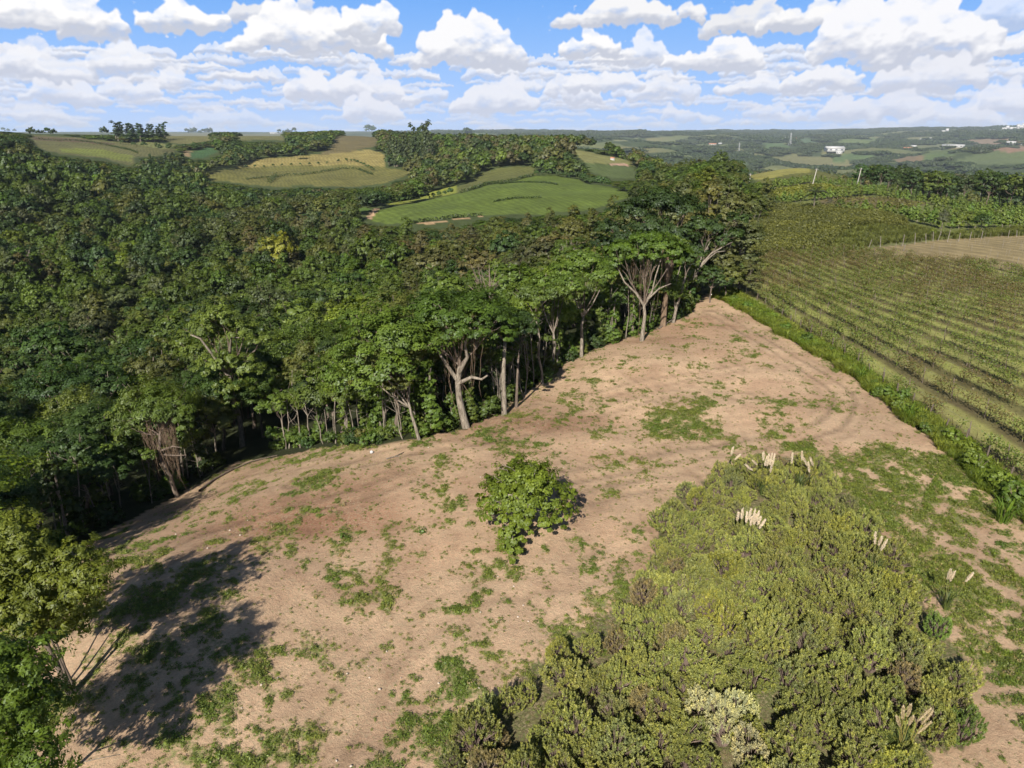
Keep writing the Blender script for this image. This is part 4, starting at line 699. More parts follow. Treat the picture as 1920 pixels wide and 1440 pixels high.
# two individually placed far trees of each kind lend their crowns to the far-off woods
fsrc = []
for k, (u, v, lab) in enumerate(((75, 250, 'dark round tree on the far left skyline'), (196, 255, 'bushy tree at the foot of the far left grove'), (1240, 305, 'dark bluish tree beyond the eucalyptus group'), (560, 300, 'roundish tree beside the pale yellow field'))):
    x, y = hit(u, v, 500); fsrc.append(make_tree('far%d' % k, x, y, k, 1.4, jt(TI['dark'], rg), 'far_tree', lab, 'tree', None, parts=False))
mass('forest', 'dense mixed native forest filling the valley', kk < 2, range(5), nearsrc + [src('x', 'euc0')[0], src('x', 'euc1')[0]])
mass('distant_forest', 'far-off forest on the hills beyond the vineyards', kk == 2, range(4), fsrc)
# ------------------------------------------------------------------ undergrowth along the forest edge
for k in range(3):
    g_ = np.random.default_rng(500 + k); mb = MB(); crown(mb, rl((0, 0, .9, 1.0, .8), (.8, .3, .6, .7, .9), (-.6, .5, 1.3, .8, .8), (.2, -.5, .5, .7, .9)), 90, 24, .13, g_, core=.4, zmin=-.8); st2 = MB()
    for q in range(9): e = rdir(1, g_, .2)[0] * (1.1, 1.1, 1.7); st2.tube([(0, 0, -.2), e * (.3, .3, .5), e], [.03, .02, .01], 4)
    PROTO['bush%d' % k] = (st2.data('stems', TWIG), mb.data('foliage', LEAF))
for k in range(3):
    g_ = np.random.default_rng(520 + k); mb = MB(); h = (3.2, 4.6, 6.0)[k]; crown(mb, [((g_.normal(0, .25), g_.normal(0, .25), z), (.55, .55, .8)) for z in np.arange(.6, h, .7)], 120, 20, .13, g_, core=.3, zmin=-.9); st2 = MB()
    for q in range(3): st2.tube(np.c_[g_.normal(0, .12, 5), g_.normal(0, .12, 5), np.linspace(-.3, h + .3, 5)], [.06, .05, .04, .03, .02], 5)
    PROTO['column%d' % k] = (st2.data('stem', BARK), mb.data('foliage', LEAF))
for k in range(3):
    g_ = np.random.default_rng(540 + k); st2 = MB(); h = 5.5 + k
    P_ = np.c_[np.cumsum(g_.normal(0, .12, 7)), np.cumsum(g_.normal(0, .12, 7)), np.linspace(-.3, h, 7)]; st2.tube(P_, np.linspace(.065, .025, 7), 6)
    for q in range(4): b_ = P_[g_.integers(2, 6)]; st2.tube([b_, b_ + (g_.normal(0, .5), g_.normal(0, .5), .7), b_ + (g_.normal(0, .8), g_.normal(0, .8), 1.4)], [.025, .018, .01], 4)
    mb = MB(); crown(mb, [(P_[-1] + g_.normal(0, .4, 3), (.8, .8, .55)) for _ in range(3)], 40, 22, .14, g_, core=.3)
    PROTO['sapling%d' % k] = (st2.data('stem', BARK, True), mb.data('foliage', LEAF))
EDGE = CLEAR[2:19]; seg = np.diff(EDGE, axis=0); L_ = np.hypot(*seg.T); cum = np.r_[0, np.cumsum(L_)]
def edge_at(s_, off):
    i = min(int(np.searchsorted(cum, s_, 'right')) - 1, len(seg) - 1); p = EDGE[i] + seg[i] * (s_ - cum[i]) / L_[i]; n = np.array([-seg[i][1], seg[i][0]]) / L_[i]; return p + n * off
g2 = np.random.default_rng(600)
def edge_word(x, y):
    u, v = topx(x, y, 0); return ('at the dark left forest edge' if u < 330 else 'near the liana-draped tree' if u < 470 else 'under the large knotty tree' if u < 640 else 'among pale stems of the middle forest edge' if u < 880 else 'by the forest gap' if u < 1010 else 'along the upper bend of the forest edge' if u < 1180 else 'by the forest edge near the end of the track')
def plant(key, x, y, s_, tint, name, label, cat, group, names=('stems', 'foliage')):
    o = thing(name, label, cat, (x, y, Z1(x, y)), g2.uniform(0, 6.28), s_, group); link(names[0], PROTO[key][0], o); link(names[1], PROTO[key][1], o, tint=tint); return o
nb_ = 0; s_ = .5
while s_ < cum[-1] - 2:
    for off in ((.2, 1.3), (1.4, 3.2), (3.2, 6.5)):
        p = edge_at(min(s_ + g2.uniform(0, .8), cum[-1] - .1), g2.uniform(*off)); dark = p[0] < -19
        if inside(CLEAR, p[0], p[1]) or g2.uniform() < (.25 if off[0] < 3 else .35) or (dark and off[0] < 1): continue
        tn = g2.choice(['mid', 'bright', 'dark', 'olive'], p=[.4, .3, .2, .1]); r_ = g2.uniform()
        if r_ < .45: plant('bush%d' % g2.integers(3), p[0], p[1], g2.uniform(.5, 1.15), jt(TI[tn], g2), 'undergrowth_bush', TW[tn] + ' bush ' + edge_word(*p), 'bush', 'bushes along the forest edge')
        elif r_ < .72: plant('column%d' % g2.integers(3), p[0], p[1], g2.uniform(.8, 1.4), jt(TI[tn], g2), 'creeper_column', TW[tn] + ' creeper on a stem ' + edge_word(*p), 'climbing plant', 'creeper-clad stems at the forest edge', ('stem', 'foliage'))
        else: plant('sapling%d' % g2.integers(3), p[0], p[1], g2.uniform(.7, 1.15), jt(TI[tn], g2), 'sapling', 'pale sapling with ' + TW[tn] + ' tuft ' + edge_word(*p), 'sapling', 'saplings at the forest edge', ('stem', 'foliage'))
        nb_ += 1
    s_ += .82
print('edge plants', nb_)
# bare dead trees
def bare_tree(u, v, d, h, label, mat_=BARK):
    g_ = np.random.default_rng(int(u)); x, y = PX(u, d); o = thing('dead_tree', label, 'dead tree', (x, y, Z1(x, y)), 0, 1); mb = MB(); mb.tube(np.c_[g_.normal(0, .15, 5), g_.normal(0, .15, 5), np.linspace(-.5, h * .6, 5)], np.linspace(.3, .15, 5), 7); link('trunk', mb.data('trunk', mat_, True), o); mb = MB()
    for q in range(16):
        a = g_.uniform(0, 6.28); b_ = np.array([0, 0, h * g_.uniform(.4, .62)]); e = np.array([cos(a) * g_.uniform(.8, 2.6), sin(a) * g_.uniform(.8, 2.6), h * g_.uniform(.75, 1.02)]); mb.tube([b_, (b_ + e) / 2 + g_.normal(0, .25, 3), e], [.1, .06, .02], 5)
        for w_ in range(4): m_ = b_ + (e - b_) * g_.uniform(.4, .9); mb.tube([m_, m_ + g_.normal(0, .6, 3) + (0, 0, .5)], [.03, .01], 4)
    link('branches', mb.data('branches', mat_, True), o)
bare_tree(912, 520, 92, 14.5, 'twiggy leafless crown rising out of the middle of the canopy', TWIG); bare_tree(1025, 400, 170, 13, 'tall grey bare tree left of the eucalyptus group', TWIG)
bare_tree(1070, 395, 150, 13, 'forked white dead tree just left of the massive dark tree'); bare_tree(55, 460, 260, 15, 'pale bare tree in the dark forest near the left edge')
# ------------------------------------------------------------------ broom shrub thicket
for k in range(6):
    g_ = np.random.default_rng(700 + k); nt = 270; d = rdir(nt, g_, -.05); nt = len(d); lob = g_.normal(0, 1, (5, 3)); lob[:, 2] = abs(lob[:, 2]); lob /= np.linalg.norm(lob, axis=1)[:, None]
    rr_ = .66 + .54 * np.max(np.clip(d @ lob.T, 0, 1) ** 6, axis=1) + g_.normal(0, .05, nt); tip = d * (1.0, 1.0, 1.25) * rr_[:, None] + (0, 0, .5); ax = d * .6 + (0, 0, .9) + g_.normal(0, .12, (nt, 3)); ax /= np.linalg.norm(ax, axis=1)[:, None]
    n = 24; idx = np.repeat(np.arange(nt), n); q = g_.normal(0, 1, (nt * n, 3)); q /= np.linalg.norm(q, axis=1)[:, None]; f = g_.uniform(-1, .9, nt * n)[:, None]
    P_ = tip[idx] + ax[idx] * f * .13 + q * (.060 * (1.1 - abs(f))); dr = ax[idx] + q * 1.15; dr /= np.linalg.norm(dr, axis=1)[:, None]; wd = np.cross(dr, g_.normal(0, 1, (nt * n, 3))); wd /= np.linalg.norm(wd, axis=1)[:, None]; ln = g_.uniform(.04, .075, nt * n)[:, None]
    V = np.stack([P_ - dr * ln, P_ + wd * ln * .33, P_ + dr * ln, P_ - wd * ln * .33], 1); mb = MB(); lv = np.repeat(np.clip(.5 + .25 * g_.normal(0, 1, nt)[idx] + f[:, 0] * .22, 0, 1), 4); mb.add(V, np.arange(nt * n * 4).reshape(-1, 4), None, lv)
    st2 = MB()
    for q in range(0, nt, 3): e = tip[q]; st2.tube([(e[0] * .08, e[1] * .08, -.15), e * (.5, .5, .6), e - ax[q] * .1], [.022, .014, .008], 3)
    PROTO['shrub%d' % k] = (st2.data('stems', TWIG), mb.data('foliage', SHRUBLEAF))
THK = np.array([at_h(*p, 1.1) for p in [(800, 1440), (850, 1350), (900, 1310), (960, 1290), (1010, 1230), (1100, 1160), (1190, 1090), (1225, 1030), (1235, 960), (1290, 905), (1370, 868), (1480, 838), (1545, 850), (1590, 905), (1650, 990), (1720, 1090), (1790, 1180), (1835, 1260), (1820, 1340), (1740, 1440)]] + [(15, 17.5), (-4, 17.5)])
sx, sy = grid(-8, 34, 17, 62, 1.36); k = inside(THK, sx, sy); sx, sy = sx[k], sy[k]; print('shrubs', len(sx))
PALE = [at_h(1245, 1290, 1.5)][:0] + [at_h(*p, 1.5) for p in [(1350, 1310), (1385, 1370)]]
EXCL = [at_h(*p, 1.6) for p in [(1410, 985), (1432, 890), (1510, 880), (1648, 1040), (1705, 1400)]]
for q in range(len(sx)):
    x, y = sx[q], sy[q]
    if min(math.hypot(x - a, y - b) for a, b in EXCL) < .7: continue
    u, v = (float(a[0]) if hasattr(a, '__len__') else float(a) for a in topx(x, y, 1.2)); pd = min(math.hypot(x - a, y - b) for a, b in PALE); r_ = g2.uniform()
    if pd < .9: tn, tw = (.36, .36, .20), 'pale flowering'
    elif r_ < .08: tn, tw = (.18, .20, .075), 'greyish'
    elif r_ < .16: tn, tw = (.225, .24, .055), 'yellowish'
    elif r_ < .20: tn, tw = (.19, .16, .08), 'half-dry brownish'
    else: tn, tw = (.205, .226, .064), 'olive green'
    if u > 1690 and r_ > .72: tn, tw = (.12, .185, .04), 'fresh green'
    ww = ('on the clearing-side rim of the thicket' if u < 1010 + (1440 - v) * .62 else 'at the grassy strip side of the thicket' if u > 1560 + (v - 850) * .45 else 'at the top end of the thicket around the white plumes' if v < 930 else 'in the middle of the thicket below the pink plumes' if v < 1150 else 'in the lower thicket near the bottom of the frame')
    s_ = g2.uniform(.72, 1.06) * (1 if v > 950 else .85) * (.72 if u < 1010 + (1440 - v) * .60 and g2.uniform() < .5 else 1)
    o = plant('shrub%d' % g2.integers(6), x, y, s_, jt(np.array(tn) * g2.uniform(.82, 1.18), g2, .06), 'broom_shrub', tw + ' broom-like shrub ' + ww, 'shrub', 'broom shrubs of the thicket'); o.scale = (s_ * g2.uniform(.85, 1.1), s_ * .95, s_ * g2.uniform(.75, 1.3)); o.rotation_euler = (g2.normal(0, .1), g2.normal(0, .1), g2.uniform(0, 6.28))
# ------------------------------------------------------------------ weeds and tall grass
for k in range(4):
    g_ = np.random.default_rng(800 + k); n = 34; d = rdir(n, g_, .0); n = len(d); P_ = d * (.26, .26, .20) * g_.uniform(.3, 1, (n, 1)); mb = MB(); mb.leaves(P_ + (0, 0, .02), d * .5 + (0, 0, .9), .055, .5, g_.uniform(.1, .9, n), 0, g_, .45); PROTO['weed%d' % k] = mb.data('weed', WEED)
for k in range(3):
    g_ = np.random.default_rng(830 + k); mb = MB()
    for q in range(46):
        a = g_.uniform(0, 6.28); o_ = np.array([cos(a), sin(a), 0]); b_ = o_ * g_.uniform(0, .22); ln = g_.uniform(.5, 1.); r_ = g_.uniform(.2, .75); sd = np.array([-sin(a), cos(a), 0]) * .016
        c = [b_, b_ + o_ * r_ * .25 * ln + (0, 0, ln * .6), b_ + o_ * r_ * .7 * ln + (0, 0, ln * .85), b_ + o_ * r_ * 1.1 * ln + (0, 0, ln * .72)]
        V = np.array([v_ + sd * w_ * e for v_, w_ in zip(c, (1, 1.2, .8, .1)) for e in (-1, 1)]); mb.add(V, [(0, 1, 3, 2), (2, 3, 5, 4), (4, 5, 7, 6)], None, g_.uniform(.1, .9))
    PROTO['blade%d' % k] = mb.data('grass_tuft', WEED)
def pts_in(P, n, f, g_):
    lo_, hi_ = P.min(0), P.max(0); x, y = g_.uniform(lo_[0], hi_[0], n), g_.uniform(lo_[1], hi_[1], n); k = inside(P, x, y); x, y = x[k], y[k]; k = g_.uniform(0, 1, len(x)) < f(x, y); return x[k], y[k]
wsrc = []
for k, (u, v, lab) in enumerate(((1383, 640, 'single low weed patch on the pale upper clearing'), (790, 1000, 'small green weed left of the lone leafy tree'), (645, 1010, 'dense green weed cushion left of the lone tree'), (1494, 698, 'small weed tuft beside the right-hand wheel track'))):
    x, y = hit(u, v); o = link('weed', PROTO['weed%d' % k], None, (x, y, Z1(x, y)), k, 1.8, (.07, .13, .02)); o['label'] = lab; o['category'] = 'weed'; wsrc.append(o)
cl2 = np.array([(-34, 20)] + [tuple(p) for p in CLEAR[2:19]] + [(33, 113), (34, 106), (37, 75), (36.5, 60), (35.5, 40), (34, 20)])
x, y = pts_in(cl2, 330000, lambda x, y: np.clip(grass_amount(x, y) ** 1.1 + .045, 0, 1) * np.clip(1.5 - np.hypot(x, y) / 110, .3, 1), g2); k = (~inside(THK, x, y) | (g2.uniform(0, 1, len(x)) < .6)) & (cull(x, y, 260)); x, y = x[k], y[k]; z = TZ(x, y); n = len(x); print('weeds', n)
gm_ = fbm(x / 4, y / 4, 141)[:, None]; wt = (np.array([.085, .150, .024]) * gm_ + np.array([.18, .20, .05]) * (1 - gm_)) * g2.uniform(.75, 1.25, (n, 1)); dry = g2.uniform(0, 1, n) < .12; wt[dry] = (.26, .22, .12)
ga_ = grass_amount(x, y); sc_ = (g2.uniform(.25, 1.0, n) ** 1.3 * (.5 + .65 * ga_) * 1.1)[:, None] * np.c_[np.ones(n), np.ones(n), g2.uniform(.6, 1.4, n)]
scatter('weeds', 'low green weeds and grass creeping over the bare earth', np.c_[x, y, z], g2.uniform(0, 6.28, n), sc_, g2.integers(0, 4, n), wt, wsrc)
tsrc = []
for k, (u, v, lab) in enumerate(((1612, 715, 'tall arching grass tuft on the verge beside the track'), (1700, 790, 'long-bladed grass clump on the verge below the first'), (1880, 980, 'large reed-like grass clump near the right edge of the verge'))):
    x, y = hit(u, v); o = link('tall_grass', PROTO['blade%d' % k], None, (x, y, Z1(x, y)), k, 2.1, (.10, .17, .025)); o['label'] = lab; o['category'] = 'grass tuft'; tsrc.append(o)
VERGE = np.array([(34.2, 22)] + [(34.2 + .0 * y_ + [0, .3, -.5, .4, -.2, .5, -.4][int(y_ / 3) % 7] + float(np.interp(y_, [40, 60, 72, 92, 112], [.6, 1.8, 2.5, .6, -2.2])), y_) for y_ in np.arange(24, 117, 3.)] + [(36.8, 118), (36.8, 108), (38.2, 95), (39.0, 80), (39.1, 70), (38.6, 60), (38.0, 50), (37.4, 40), (37.5, 22)]) if True else np.array([(34.6, 22), (34.9, 40), (35.4, 50), (36.1, 60), (36.8, 70), (36.4, 80), (34.8, 92), (33, 103), (32.3, 112), (34.6, 118), (36.8, 108), (38.2, 95), (39.0, 80), (39.1, 70), (38.6, 60), (38.0, 50), (37.4, 40), (37.5, 22)])
x, y = pts_in(VERGE, 16000, lambda x, y: .45 + 0 * x, g2); x2, y2 = pts_in(cl2, 60000, lambda x, y: np.clip(grass_amount(x, y) - .45, 0, 1) * .8 * (x > 21) * (y < 60) + .0, g2); k = ~inside(THK, x2, y2); x2, y2 = x2[k], y2[k]; n1 = len(x)
RG = poly([(1500, 478), (1545, 470), (1566, 440), (1590, 424), (1690, 418), (1760, 440), (1925, 428), (1925, 442), (1750, 451), (1620, 463), (1630, 476), (1560, 482)], 30); x3, y3 = pts_in(RG, 9000, lambda x, y: .25 + .75 * (fbm(x / 3, y / 3, 331) > .5), g2); x, y = np.r_[x, x2, x3], np.r_[y, y2, y3]; n = len(x); z = TZ(x, y); tl = np.r_[g2.uniform(.45, 1.25, n1), g2.uniform(.2, .45, len(x2)), g2.uniform(.7, 1.7, len(x3))]; gm_ = fbm(x / 3, y / 3, 151)[:, None]; wt = (np.array([.10, .18, .022]) * gm_ + np.array([.21, .23, .05]) * (1 - gm_)) * g2.uniform(.75, 1.2, (n, 1)); wt[-len(x3):] = (np.array([.11, .13, .04]) * g2.uniform(.6, 1.5, (len(x3), 1))); print('tall grass', n)
scatter('verge_grass', 'lush tall grass on the verge between track and vineyard', np.c_[x, y, z], g2.uniform(0, 6.28, n), np.c_[tl, tl, tl * g2.uniform(.7, 1.1, n)], g2.integers(0, 3, n), wt, tsrc)
for q in range(46):
    y = 42 + q * 1.55 + g2.uniform(-.5, .5); x = float(np.interp(y, [40, 60, 75, 95, 112], [36.0, 37.2, 38, 36.4, 34])) + g2.uniform(-.8, 1.0)
    ww = 'nearest the right edge of the frame' if y < 50 else 'halfway along the track' if y < 80 else 'by the upper track'
    tn = g2.choice(['bright', 'lime', 'mid']); plant('bush%d' % g2.integers(3), x, y, g2.uniform(.35, .8) * (1.25 if y < 52 else 1), jt(TI[tn], g2), 'verge_bush', TW[tn] + ' bush on the grassy verge ' + ww, 'bush', 'bushes on the verge')
# bushes on green strip beside the thicket
# ------------------------------------------------------------------ vineyard rows with posts
def vrow(k, y): return 39.2 + k * (2.6 + 2.4 * np.clip((125 - y) / 80, 0, 1.15))
ROWS = 22; pmb = MB(); pmb.tube([(0, 0, -.2), (.01, 0, 1.0), (0, 0, 2.05)], [.042, .04, .035], 6); POSTM = pmb.data('post', DBARK, True)
for k in range(ROWS):
    ys = 41. if k < 3 else 41 + max(0, (k - 6)) * 1.0; ye = min(158., 146 + k * 1.2) if k < 13 else 158. - (k - 13) * 2.0
    m = int((ye - ys) * 200); g_ = np.random.default_rng(900 + k); yy = g_.uniform(ys, ye, m); n_f = fbm(yy / 2.2, yy * 0 + k * 9.7, 161, 4); thick = np.clip((n_f - .30) * 3.2, .05, 1) * np.clip(.75 + (yy - 90) / 90, .85, 1.0)
    keep = g_.uniform(0, 1, m) < thick; yy = yy[keep]; tf = thick[keep]; xx = vrow(k, yy) + g_.normal(0, .36, len(yy)) ; zz = TZ(xx, yy) + .45 + g_.beta(2, 1.6, len(yy)) * 1.45
    big = fbm(xx / 9, yy / 9, 171); grn = g_.uniform(0, 1, len(yy)) < np.clip((big - .42) * 4 + .38, .15, .9) * np.clip(1.5 - yy / 160, .5, 1)
    y0 = (ys + ye) / 2; x0 = vrow(k, y0); z0 = Z1(x0, y0); o = thing('vine_row', ['first', 'second', 'third', 'fourth', 'fifth', 'sixth', 'seventh', 'eighth', 'ninth', 'tenth', 'eleventh', 'twelfth', 'thirteenth', 'fourteenth', 'fifteenth', 'sixteenth', 'seventeenth', 'eighteenth', 'nineteenth', 'twentieth', 'twenty-first', 'twenty-second', 'twenty-third', 'twenty-fourth', 'twenty-fifth', 'twenty-sixth'][k] + ' row of posted vines counting from the grassy verge', 'vine row', (x0, y0, z0), 0, 1, 'rows of vines beside the track')
    P_ = np.c_[xx, yy, zz] - (x0, y0, z0); dn = g_.normal(0, .5, (len(yy), 3)) + (0, 0, .8)
    mb = MB(); mb.leaves(P_[grn], dn[grn], .105, .6, g_.uniform(.1, .9, grn.sum()), 0, g_, .5); link('leaves', mb.data('leaves', LEAF), o, tint=(.118, .158, .034))
    mb = MB(); mb.leaves(P_[~grn], dn[~grn], .11, .45, g_.uniform(.1, .9, (~grn).sum()), 0, g_, .6)
    for q in np.arange(ys, ye, 1.6):
        xq = float(vrow(k, q)) + g_.normal(0, .1); b_ = np.array([xq - x0, q - y0, Z1(xq, q) - z0]); mb.tube([b_ - (0, 0, .1), b_ + (g_.normal(0, .1), .1, .7), b_ + (g_.normal(0, .15), g_.normal(0, .3), 1.3)], [.035, .028, .012], 4, .1)
    link('dry_canes', mb.data('dry_canes', LEAF), o, tint=(.130, .105, .046))
    wr = np.arange(ys, ye, 6.); wz = TZ(vrow(k, wr), wr) + 1.5; mb = MB(); mb.tube(np.c_[vrow(k, wr), wr, wz] - (x0, y0, z0), .008, 3); link('wire', mb.data('wire', WIRE), o)
    for q in np.arange(ys, ye, 5.0):
        if g_.uniform() < .15: continue
        xq = float(vrow(k, q)); c = link('post', POSTM, o, (xq - x0, q - y0, Z1(xq, q) - z0), g_.uniform(0, 6)); c.rotation_euler = (g_.normal(0, .04), g_.normal(0, .04), 0); c.scale = (1, 1, g_.uniform(.85, 1.1))
def stake(x, y, h, r_, label, name, cat, group, mat_=POST, lean=.04):
    key = (name, round(r_, 3));
    if key not in PROTO: mb = MB(); mb.tube([(0, 0, -.3), (.01, 0, .4), (0, 0, 1.0)], [r_, r_ * .95, r_ * .85], 6); PROTO[key] = mb.data(name, mat_, True)
    o = link(name, PROTO[key], None, (x, y, Z1(x, y)), g2.uniform(0, 6), (1, 1, h)); o.rotation_euler = (g2.normal(0, lean), g2.normal(0, lean), 0); o['label'] = label; o['category'] = cat; o['group'] = group; return o
for q, y in enumerate(np.arange(42, 119, 3.1)):
    x = float(np.interp(y, [40, 60, 75, 95, 106, 119], [37.0, 38.2, 38.9, 38.2, 37.6, 36.4])); ww = 'beside the near track' if y < 62 else 'halfway up the verge' if y < 88 else 'at the top of the verge by the track end'
    stake(x, y, g2.uniform(1.4, 1.8), .07, 'weathered fence post in the grass ' + ww, 'fence_post', 'fence post', 'fence posts along the verge', DBARK, lean=.07)
for (u, v, hp) in ((1627, 469, 19), (1650, 465, 20), (1692, 462, 20), (1694, 471, 12), (1715, 459, 20), (1736, 457, 17), (1749, 453, 16), (1758, 452, 16), (1776, 454, 20), (1797, 453, 14), (1818, 450, 13), (1840, 448, 13), (1890, 446, 12), (1906, 445, 11)):
    x, y = hit(u, v); d = math.hypot(x, y); stake(x, y, hp / FPX * d * .95, .08, ('pale stout post at the ' + ('left end' if u < 1700 else 'middle' if u < 1780 else 'right end') + ' of the fence above the brown field'), 'field_post', 'fence post', 'posts above the brown field', POST, .1)
x, y = pts_in(PRZ[4][0], 900, lambda x, y: .35 + 0 * x, g2); k = cull(x, y, 20, 0); x, y = x[k][:110], y[k][:110]
for a, b in zip(x, y): stake(round(a / 3) * 3 + g2.normal(0, .1), b, g2.uniform(1.1, 1.7), .022, 'thin pale stake standing in the bare brown field', 'vine_stake', 'stake', 'stakes in the brown field', POST, .05)
# ---- vines grown together into one canopy beyond the rows
def canopy(name, px, n, h0, h1, size, tint, label, seed, dmin=0):
    P = poly(px, 30, dmin); g_ = np.random.default_rng(seed); x, y = pts_in(P, n, lambda x, y: .35 + .65 * (fbm(x / 2.5, y / 2.5, seed) > .40), g_); z = TZ(x, y) + g_.uniform(h0, h1, len(x)) + (fbm(x / 2, y / 2, seed + 1) - .5) * .8
    mb = MB(); mb.leaves(np.c_[x, y, z], g_.normal(0, .4, (len(x), 3)) + (0, 0, 1), size, .7, np.clip(fbm(x / 6, y / 6, seed + 3) + g_.normal(0, .2, len(x)), 0, 1), 0, g_, .4); link(name, mb.data(name, LEAF), tint=tint, label=label, kind='stuff')
canopy('vine_canopy', [(1403, 488), (1412, 440), (1420, 402), (1450, 388), (1560, 394), (1640, 402), (1697, 418), (1702, 432), (1640, 426), (1595, 432), (1570, 452), (1558, 470), (1480, 482)], 170000, 1.0, 2.2, .21, (.112, .120, .034), 'dense mat of olive and brownish vines beyond the posted rows', 181)
canopy('light_vine_canopy', [(1405, 378), (1440, 362), (1480, 355), (1545, 350), (1600, 362), (1560, 368), (1480, 375), (1430, 388)], 22000, .8, 1.6, .42, (.145, .16, .032), 'yellowish green vine mat between two leafy hedges', 191)
canopy('vine_field', [(1400, 352), (1450, 336), (1520, 326), (1640, 324), (1650, 345), (1560, 340), (1500, 338), (1430, 350)], 26000, .6, 1.4, .5, (.10, .108, .03), 'low dull green vines below the yellow hilltop field', 195)
canopy('row_plants', [(1545, 376), (1600, 371), (1680, 371), (1740, 383), (1700, 393), (1565, 391)], 7000, .3, .8, .4, (.115, .115, .035), 'low brownish crop in fine rows between the hedges', 197)
# ------------------------------------------------------------------ leafy hedge rows of young trees on the plateau
for k in range(3):
    g_ = np.random.default_rng(1000 + k); mb = MB(); crown(mb, rl((0, 0, 1.5, 1.15, 1.0), (.2, .1, 2.6, .9, 1.1), (-.1, 0, 3.5, .55, 1.2)), 46, 12, .28, g_, core=.6, zmin=-.7); st2 = MB(); st2.tube([(0, 0, -.2), (0, 0, 1.2)], [.09, .07], 6); PROTO['young%d' % k] = (st2.data('trunk', BARK), mb.data('crown', LEAF))
def line_pts(px, step):
    P = np.array([hit(*p) for p in px]); s = np.r_[0, np.cumsum(np.hypot(*np.diff(P, axis=0).T))]; q = np.arange(0, s[-1], step); return np.c_[np.interp(q, s, P[:, 0]), np.interp(q, s, P[:, 1])]
HL = [([(1428, 362), (1460, 354), (1500, 347), (1520, 343)], 'below the yellow hilltop field', 2.6), ([(1527, 347), (1560, 349), (1610, 356)], 'right of the hilltop utility pole', 2.6), ([(1425, 392), (1470, 383), (1530, 376), (1590, 371), (1655, 366)], 'across the middle of the plateau', 2.4),
      ([(1648, 370), (1700, 377), (1750, 384), (1830, 396), (1925, 402)], 'in front of the dark right-hand trees', 2.6), ([(1590, 402), (1640, 404), (1690, 410), (1730, 420), (1760, 428)], 'behind the olive vine mat', 2.3),
      ([(1720, 404), (1800, 408), (1925, 412)], 'in the middle of the right-hand orchard', 2.6), ([(1735, 414), (1800, 419), (1925, 420)], 'in the inner right-hand orchard', 2.6), ([(1765, 429), (1840, 428), (1925, 427)], 'nearest the brown field', 2.5)]
nh = 0
for px, ww, st3 in HL:
    for x, y in line_pts(px, st3):
        if nh > 290: break
        nh += 1; o = plant('young%d' % g2.integers(3), x + g2.normal(0, .2), y + g2.normal(0, .2), g2.uniform(.85, 1.2), jt((.115, .165, .034), g2), 'young_orchard_tree', 'leafy young tree in the hedge row ' + ww, 'tree', 'hedge rows of young trees', ('trunk', 'crown'))
print('hedge trees', nh)
# dark woods behind them
DW = np.array([hit(*p) for p in [(1606, 352), (1660, 366), (1730, 373), (1800, 384), (1935, 392)]]); DWP = np.vstack([DW, [PX(1990, 300), PX(1990, 420), PX(1600, 420)]]); x, y = grid(90, 420, 150, 430, 8.6); PLS = [hit(1605, 354), hit(1697, 363), hit(1833, 380), hit(1523, 352)]; k = inside(DWP, x, y) & cull(x, y) & (np.min([np.hypot(x - a - t_ * .35, y - b - t_) for a, b in PLS for t_ in (0, -5)], 0) > 8.5); x, y = x[k], y[k]; print('dark wood', len(x))
for a, b in zip(x[:150], y[:150]):
    d = math.hypot(a, b); u, v = topx(a, b, 0); u = float(u); z = Z1(a, b); s_ = g2.uniform(1.25, 1.75); lim = 300 + 8 * abs(math.sin(u / 50)) + (14 if u > 1720 and u < 1800 else 0); tv = float(topx(a, b, z + 9.8 * s_)[1]); 
    if tv < lim: s_ *= max(.45, (float(topx(a, b, z)[1]) - lim) / max(1, float(topx(a, b, z)[1]) - tv))
    tn = g2.choice(['dark', 'mid', 'blue', 'olive'], p=[.5, .3, .15, .05]); make_tree('mid%d' % g2.integers(5), a, b, g2.uniform(0, 6), s_, jt(TI[tn], g2), 'plateau_tree', TW[tn] + ' tree in the wood ' + ('nearest the utility poles' if u < 1720 else 'on the rim of the plateau' if d > 350 else 'behind the right-hand orchard'), 'tree', 'wood on the plateau', z=z)
def single(u, v, key, s_, tn, label, sz=1, name='field_tree'): x, y = hit(u, v); return make_tree(key, x, y, 1, s_, tn, name, label, 'tree', None, sz=sz)
single(1573, 399, 'mid2', .42, TI['mid'], 'round green tree beside the palm on the plateau', 1.1); single(1838, 436, 'mid1', .62, TI['dark'], 'dark round tree at the orchard side of the pale posts', .85); single(1555, 388, 'mid3', .3, (.1, .1, .07), 'grey bush left of the plateau palm')
single(1762, 444, 'near3', .42, (.085, .10, .055), 'feathery grey-green conical tree behind the brown field fence', 1.75); single(1746, 450, 'near1', .25, (.15, .19, .03), 'tiny yellow-green plant by the brown field fence', 1.2)
